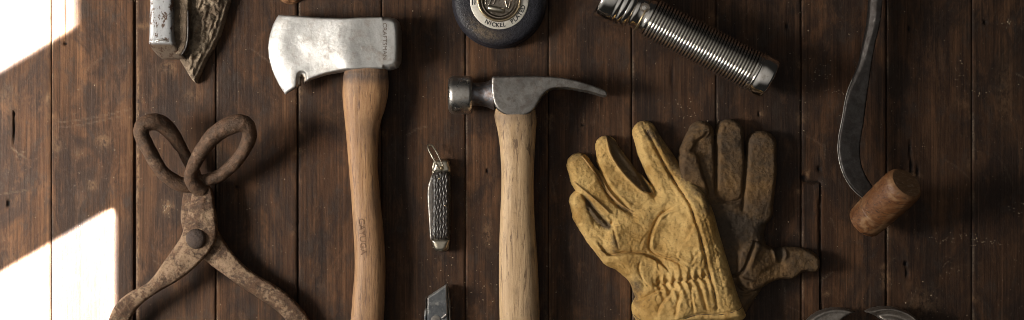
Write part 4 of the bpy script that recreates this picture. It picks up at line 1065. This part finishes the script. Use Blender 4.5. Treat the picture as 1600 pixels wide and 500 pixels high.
            w = w + fold(X, Y, q, -am * 0.75, ww * 3.0, -1)
        # gathered elastic: pleats above and below a zigzag pinch
        s = (X - G0[0]) * gd[0] + (Y - G0[1]) * gd[1]; tt = (X - G0[0]) * gn[0] + (Y - G0[1]) * gn[1]
        on = sstep(-6, 4, s) * (1 - sstep(80, 90, s))
        ph = 2 * math.pi * s / 11.5
        up = np.where(tt < 0, np.exp(-(tt / 15) ** 2), np.exp(-(tt / 26) ** 2))
        lean = np.where(tt < 0, 0.05 * tt, -0.035 * tt)
        w = w + on * 2.7 * np.cos(ph + lean * 2 + 0.6 * vnoise(X, Y, 20, 3)) * up
        zig = 3.2 * np.arcsin(np.sin(ph)) / 1.57
        w = w - on * 5.2 * np.exp(-((tt - zig) / 2.2) ** 2)
        w = w - on * 5 * np.exp(-(tt / 11) ** 2)
        # folds fanning to the cuff
        for q, am, sd in [([(1046, 446), (1024, 458), (1000, 472), (990, 480)], 4.5, -1), ([(1056, 447), (1044, 462), (1032, 478), (1026, 496)], 4.0, -1), ([(1066, 446), (1060, 464), (1056, 486), (1056, 500)], 3.2, -1), ([(1078, 444), (1080, 464), (1084, 490)], 2.8, -1), ([(1090, 442), (1098, 462), (1104, 486)], 2.8, -1)]:
            w = w + fold(X, Y, q, am, 9, sd)
        # hem
        hem = [(990, 492), (1006, 509), (1030, 514), (1060, 506), (1088, 497), (1120, 497), (1150, 490), (1162, 481)]
        w = w + wr(X, Y, hem, 4, 3) + wr(X, Y, [(x - 1, y - 8) for x, y in hem], 1.8, -2.5)
        w = w + 2.4 * vnoise(X, Y, 30, 41, 3) + 0.9 * vnoise(X, Y, 9, 6, 3) - 1.2 * np.exp(-(vnoise(X, Y, 26, 77, 3) / 0.06) ** 2) * sstep(0.0, 0.4, vnoise(X, Y, 45, 12)) - 0.9 * np.exp(-(vnoise(X * 0.8, Y * 1.2, 11, 78, 3) / 0.1) ** 2) * sstep(-0.1, 0.4, vnoise(X, Y, 40, 19)) + 1.0 * vnoise(X + 0.5 * Y, Y - 0.5 * X, 13, 91, 2)
        top = z + np.where(z > 0, w * np.clip(z / 10, 0, 1), 0)
        return np.where(z > 0, base + top, base + z), base * 0.96 + 0.8
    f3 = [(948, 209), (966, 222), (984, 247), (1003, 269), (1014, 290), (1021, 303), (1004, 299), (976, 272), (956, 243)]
    def dirt_shade(x, y, z):
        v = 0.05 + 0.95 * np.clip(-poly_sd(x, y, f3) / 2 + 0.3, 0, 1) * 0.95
        v = v + 0.45 * np.exp(-((x - 1008) / 26) ** 2 - ((y - 192) / 22) ** 2) + 0.45 * np.exp(-((x - 900) / 16) ** 2 - ((y - 242) / 20) ** 2) + 0.35 * np.exp(-((x - 945) / 14) ** 2 - ((y - 212) / 14) ** 2)
        d, s, L = line_d(x, y, [(920, 322), (935, 346), (950, 356)]); v = v + 0.8 * np.exp(-(d / 6) ** 2)
        d, s, L = line_d(x, y, [(1024, 222), (1045, 258), (1066, 290), (1095, 318)]); v = v + 0.55 * np.exp(-((d - 10) / 12) ** 2) * sstep(-8, 8, (x - 1020) - 0.62 * (y - 222))
        v = v + 0.45 * np.exp(-((x - 994) / 12) ** 2 - ((y - 446) / 16) ** 2) + 0.35 * np.exp(-((x - 962) / 7) ** 2 - ((y - 372) / 18) ** 2)  # darker lining at the wrist; crease shade painted into the palm valley
        v = v + 0.4 * np.exp(-((x - 950) / 22) ** 2 - ((y - 388) / 14) ** 2) + 0.35 * np.exp(-((x - 996) / 10) ** 2 - ((y - 470) / 30) ** 2)  # left-edge notch darkened in the colour as crease shade
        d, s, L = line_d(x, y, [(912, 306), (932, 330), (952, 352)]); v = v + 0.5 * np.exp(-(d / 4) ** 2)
        d, s, L = line_d(x, y, [(930, 262), (944, 292), (963, 319), (988, 334)]); v = v + 0.45 * np.exp(-(d / 4) ** 2)  # darker along the slits between the fingers
        return v
    sh, hz = relief('leather_shell', (876, 178, 1178, 526), 1.4, fn, M['glove'], t, fr, 78, -3, 1.6, attrs={'dirt_shade': dirt_shade})
    sm = [(1012, 203), (1024, 228), (1042, 262), (1060, 291), (1077, 320), (1087, 352), (1097, 388), (1104, 421), (1113, 453), (1118, 480)]
    seam_tube('seam', sm, 1.0, hz, M['seam'], t, fr, -0.2)
    for q in ([(948, 216), (955, 242), (974, 271), (1002, 298), (1017, 303), (1022, 299)], [(938, 270), (950, 296), (966, 315), (984, 328), (989, 330)], [(898, 284), (906, 292), (929, 311), (951, 331)], [(910, 244), (919, 255), (932, 273), (951, 301), (976, 325)]):
        seam_tube('welt', q, 1.3, hz, M['welt'], t, fr, 0.4)
    q = [(992, 494), (1006, 503), (1030, 507), (1060, 499), (1088, 490), (1120, 490), (1148, 484), (1160, 478)]
    seam_tube('hem_stitch', q, 0.6, hz, M['seam'], t, fr, 0.0)
build_glove()

# ------------------------------------------------------------------ light
world = bpy.data.worlds.new('World'); bpy.context.scene.world = world; world.use_nodes = True
wn = world.node_tree; bg = wn.nodes['Background']
# a dim room: brighter towards the window wall on the left and the ceiling above it
def world_lobe(direction, inner, outer):
    tc = wn.nodes.new('ShaderNodeTexCoord'); dt = wn.nodes.new('ShaderNodeVectorMath'); dt.operation = 'DOT_PRODUCT'
    wn.links.new(tc.outputs['Generated'], dt.inputs[0]); dt.inputs[1].default_value = Vector(direction).normalized()
    mr = wn.nodes.new('ShaderNodeMapRange'); mr.interpolation_type = 'SMOOTHSTEP'
    wn.links.new(dt.outputs['Value'], mr.inputs['Value'])
    mr.inputs['From Min'].default_value = math.cos(math.radians(outer)); mr.inputs['From Max'].default_value = math.cos(math.radians(inner))
    return mr.outputs[0]
def wmath(op, a, b):
    n = wn.nodes.new('ShaderNodeMath'); n.operation = op
    for i, v in ((0, a), (1, b)):
        if isinstance(v, (int, float)): n.inputs[i].default_value = v
        else: wn.links.new(v, n.inputs[i])
    return n.outputs[0]
st = wmath('ADD', wmath('MULTIPLY', world_lobe((-0.16, 0.02, 0.98), 8, 56), 0.33), wmath('ADD', wmath('MULTIPLY', world_lobe((-0.9, -0.1, 0.42), 5, 50), 0.35), 0.014))
bg.inputs[0].default_value = (1.0, 0.95, 0.88, 1); wn.links.new(st, bg.inputs[1])

def px3(x, y, z): return Vector(((x - 800) * S, (250 - y) * S, z * S))
def lamp(name, kind, pos, target, energy, color, **kw):
    l = bpy.data.lights.new(name, kind); l.energy = energy; l.color = color
    for k, v in kw.items(): setattr(l, k, v)
    o = bpy.data.objects.new(name, l); C.objects.link(o)
    o.location = px3(*pos)
    o.rotation_euler = (px3(*target) - o.location).to_track_quat('-Z', 'Y').to_euler()
    return o
key = lamp('window_light', 'AREA', (-900, 270, 1000), (620, 250, 0), 24.0, (1.0, 0.94, 0.86), shape='RECTANGLE', size=480 * S, size_y=560 * S)

# sun through the window panes: a lamp with a mask shaping its beam
def sun_patches():
    pos = (-1300, 40, 1500)
    o = lamp('sun_beam', 'SPOT', pos, (70, 220, 0), 1.0, (0.97, 0.99, 1.0), shadow_soft_size=0.001, spot_size=math.radians(40), spot_blend=0.0)
    o.data.energy = 3600
    bpy.context.view_layer.update()
    mi = o.matrix_world.inverted()
    def uv(x, y):
        q = mi @ px3(x, y, 0); return (q.x / -q.z, q.y / -q.z)
    l = o.data; l.use_nodes = True; nt = l.node_tree
    em = nt.nodes['Emission']
    tc = nt.nodes.new('ShaderNodeTexCoord'); sp = nt.nodes.new('ShaderNodeSeparateXYZ')
    nt.links.new(tc.outputs['Normal'], sp.inputs[0])
    def mth(op, a, b=None, clamp=False):
        n = nt.nodes.new('ShaderNodeMath'); n.operation = op; n.use_clamp = clamp
        for i, v in ((0, a), (1, b)):
            if v is None: continue
            if isinstance(v, (int, float)): n.inputs[i].default_value = v
            else: nt.links.new(v, n.inputs[i])
        return n.outputs[0]
    nz = mth('MULTIPLY', sp.outputs[2], -1.0)
    U = mth('DIVIDE', sp.outputs[0], nz); Vv = mth('DIVIDE', sp.outputs[1], nz)
    px = abs(uv(110, 200)[0] - uv(10, 200)[0]) / 100
    def poly(pts, soft):
        P = [uv(*p) for p in pts]
        area = sum(P[i][0] * P[(i + 1) % len(P)][1] - P[(i + 1) % len(P)][0] * P[i][1] for i in range(len(P)))
        sg = 1 if area > 0 else -1
        out = None
        for i in range(len(P)):
            a, b = P[i], P[(i + 1) % len(P)]
            nx, ny = -(b[1] - a[1]) * sg, (b[0] - a[0]) * sg
            L = math.hypot(nx, ny); nx /= L; ny /= L
            d = mth('ADD', mth('ADD', mth('MULTIPLY', U, nx), mth('MULTIPLY', Vv, ny)), -(nx * a[0] + ny * a[1]))
            k = mth('ADD', mth('MULTIPLY', d, 1 / (soft * px)), 0.34, True)
            k = mth('SMOOTH_MIN', k, 1.0) if False else k
            out = k if out is None else mth('MULTIPLY', out, k)
        return mth('POWER', out, 2.2)
    m1 = poly([(-260, -160), (124, -160), (124, 46), (112, 53), (-260, 282)], 95)
    m2 = poly([(-260, 574), (168, 324), (178, 322), (184, 332), (184, 760), (-260, 760)], 56)
    nt.links.new(mth('ADD', m1, m2, True), em.inputs['Strength'])
    return o
sun_patches()

# ------------------------------------------------------------------ camera
cam = bpy.data.cameras.new('camera'); co = bpy.data.objects.new('camera', cam); C.objects.link(co)
co.location = (0, 0, D * S); co.rotation_euler = (0, 0, 0)
cam.sensor_fit = 'HORIZONTAL'; cam.sensor_width = 36; cam.lens = 36 * D / 1600
cam.clip_start = 0.05; cam.clip_end = 50
sc = bpy.context.scene
sc.camera = co
sc.view_settings.view_transform = 'Standard'; sc.view_settings.look = 'None'; sc.view_settings.exposure = 0; sc.view_settings.gamma = 1
sc.render.engine = 'CYCLES'
sc.cycles.pixel_filter_type = 'BLACKMAN_HARRIS'; sc.cycles.filter_width = 0.95
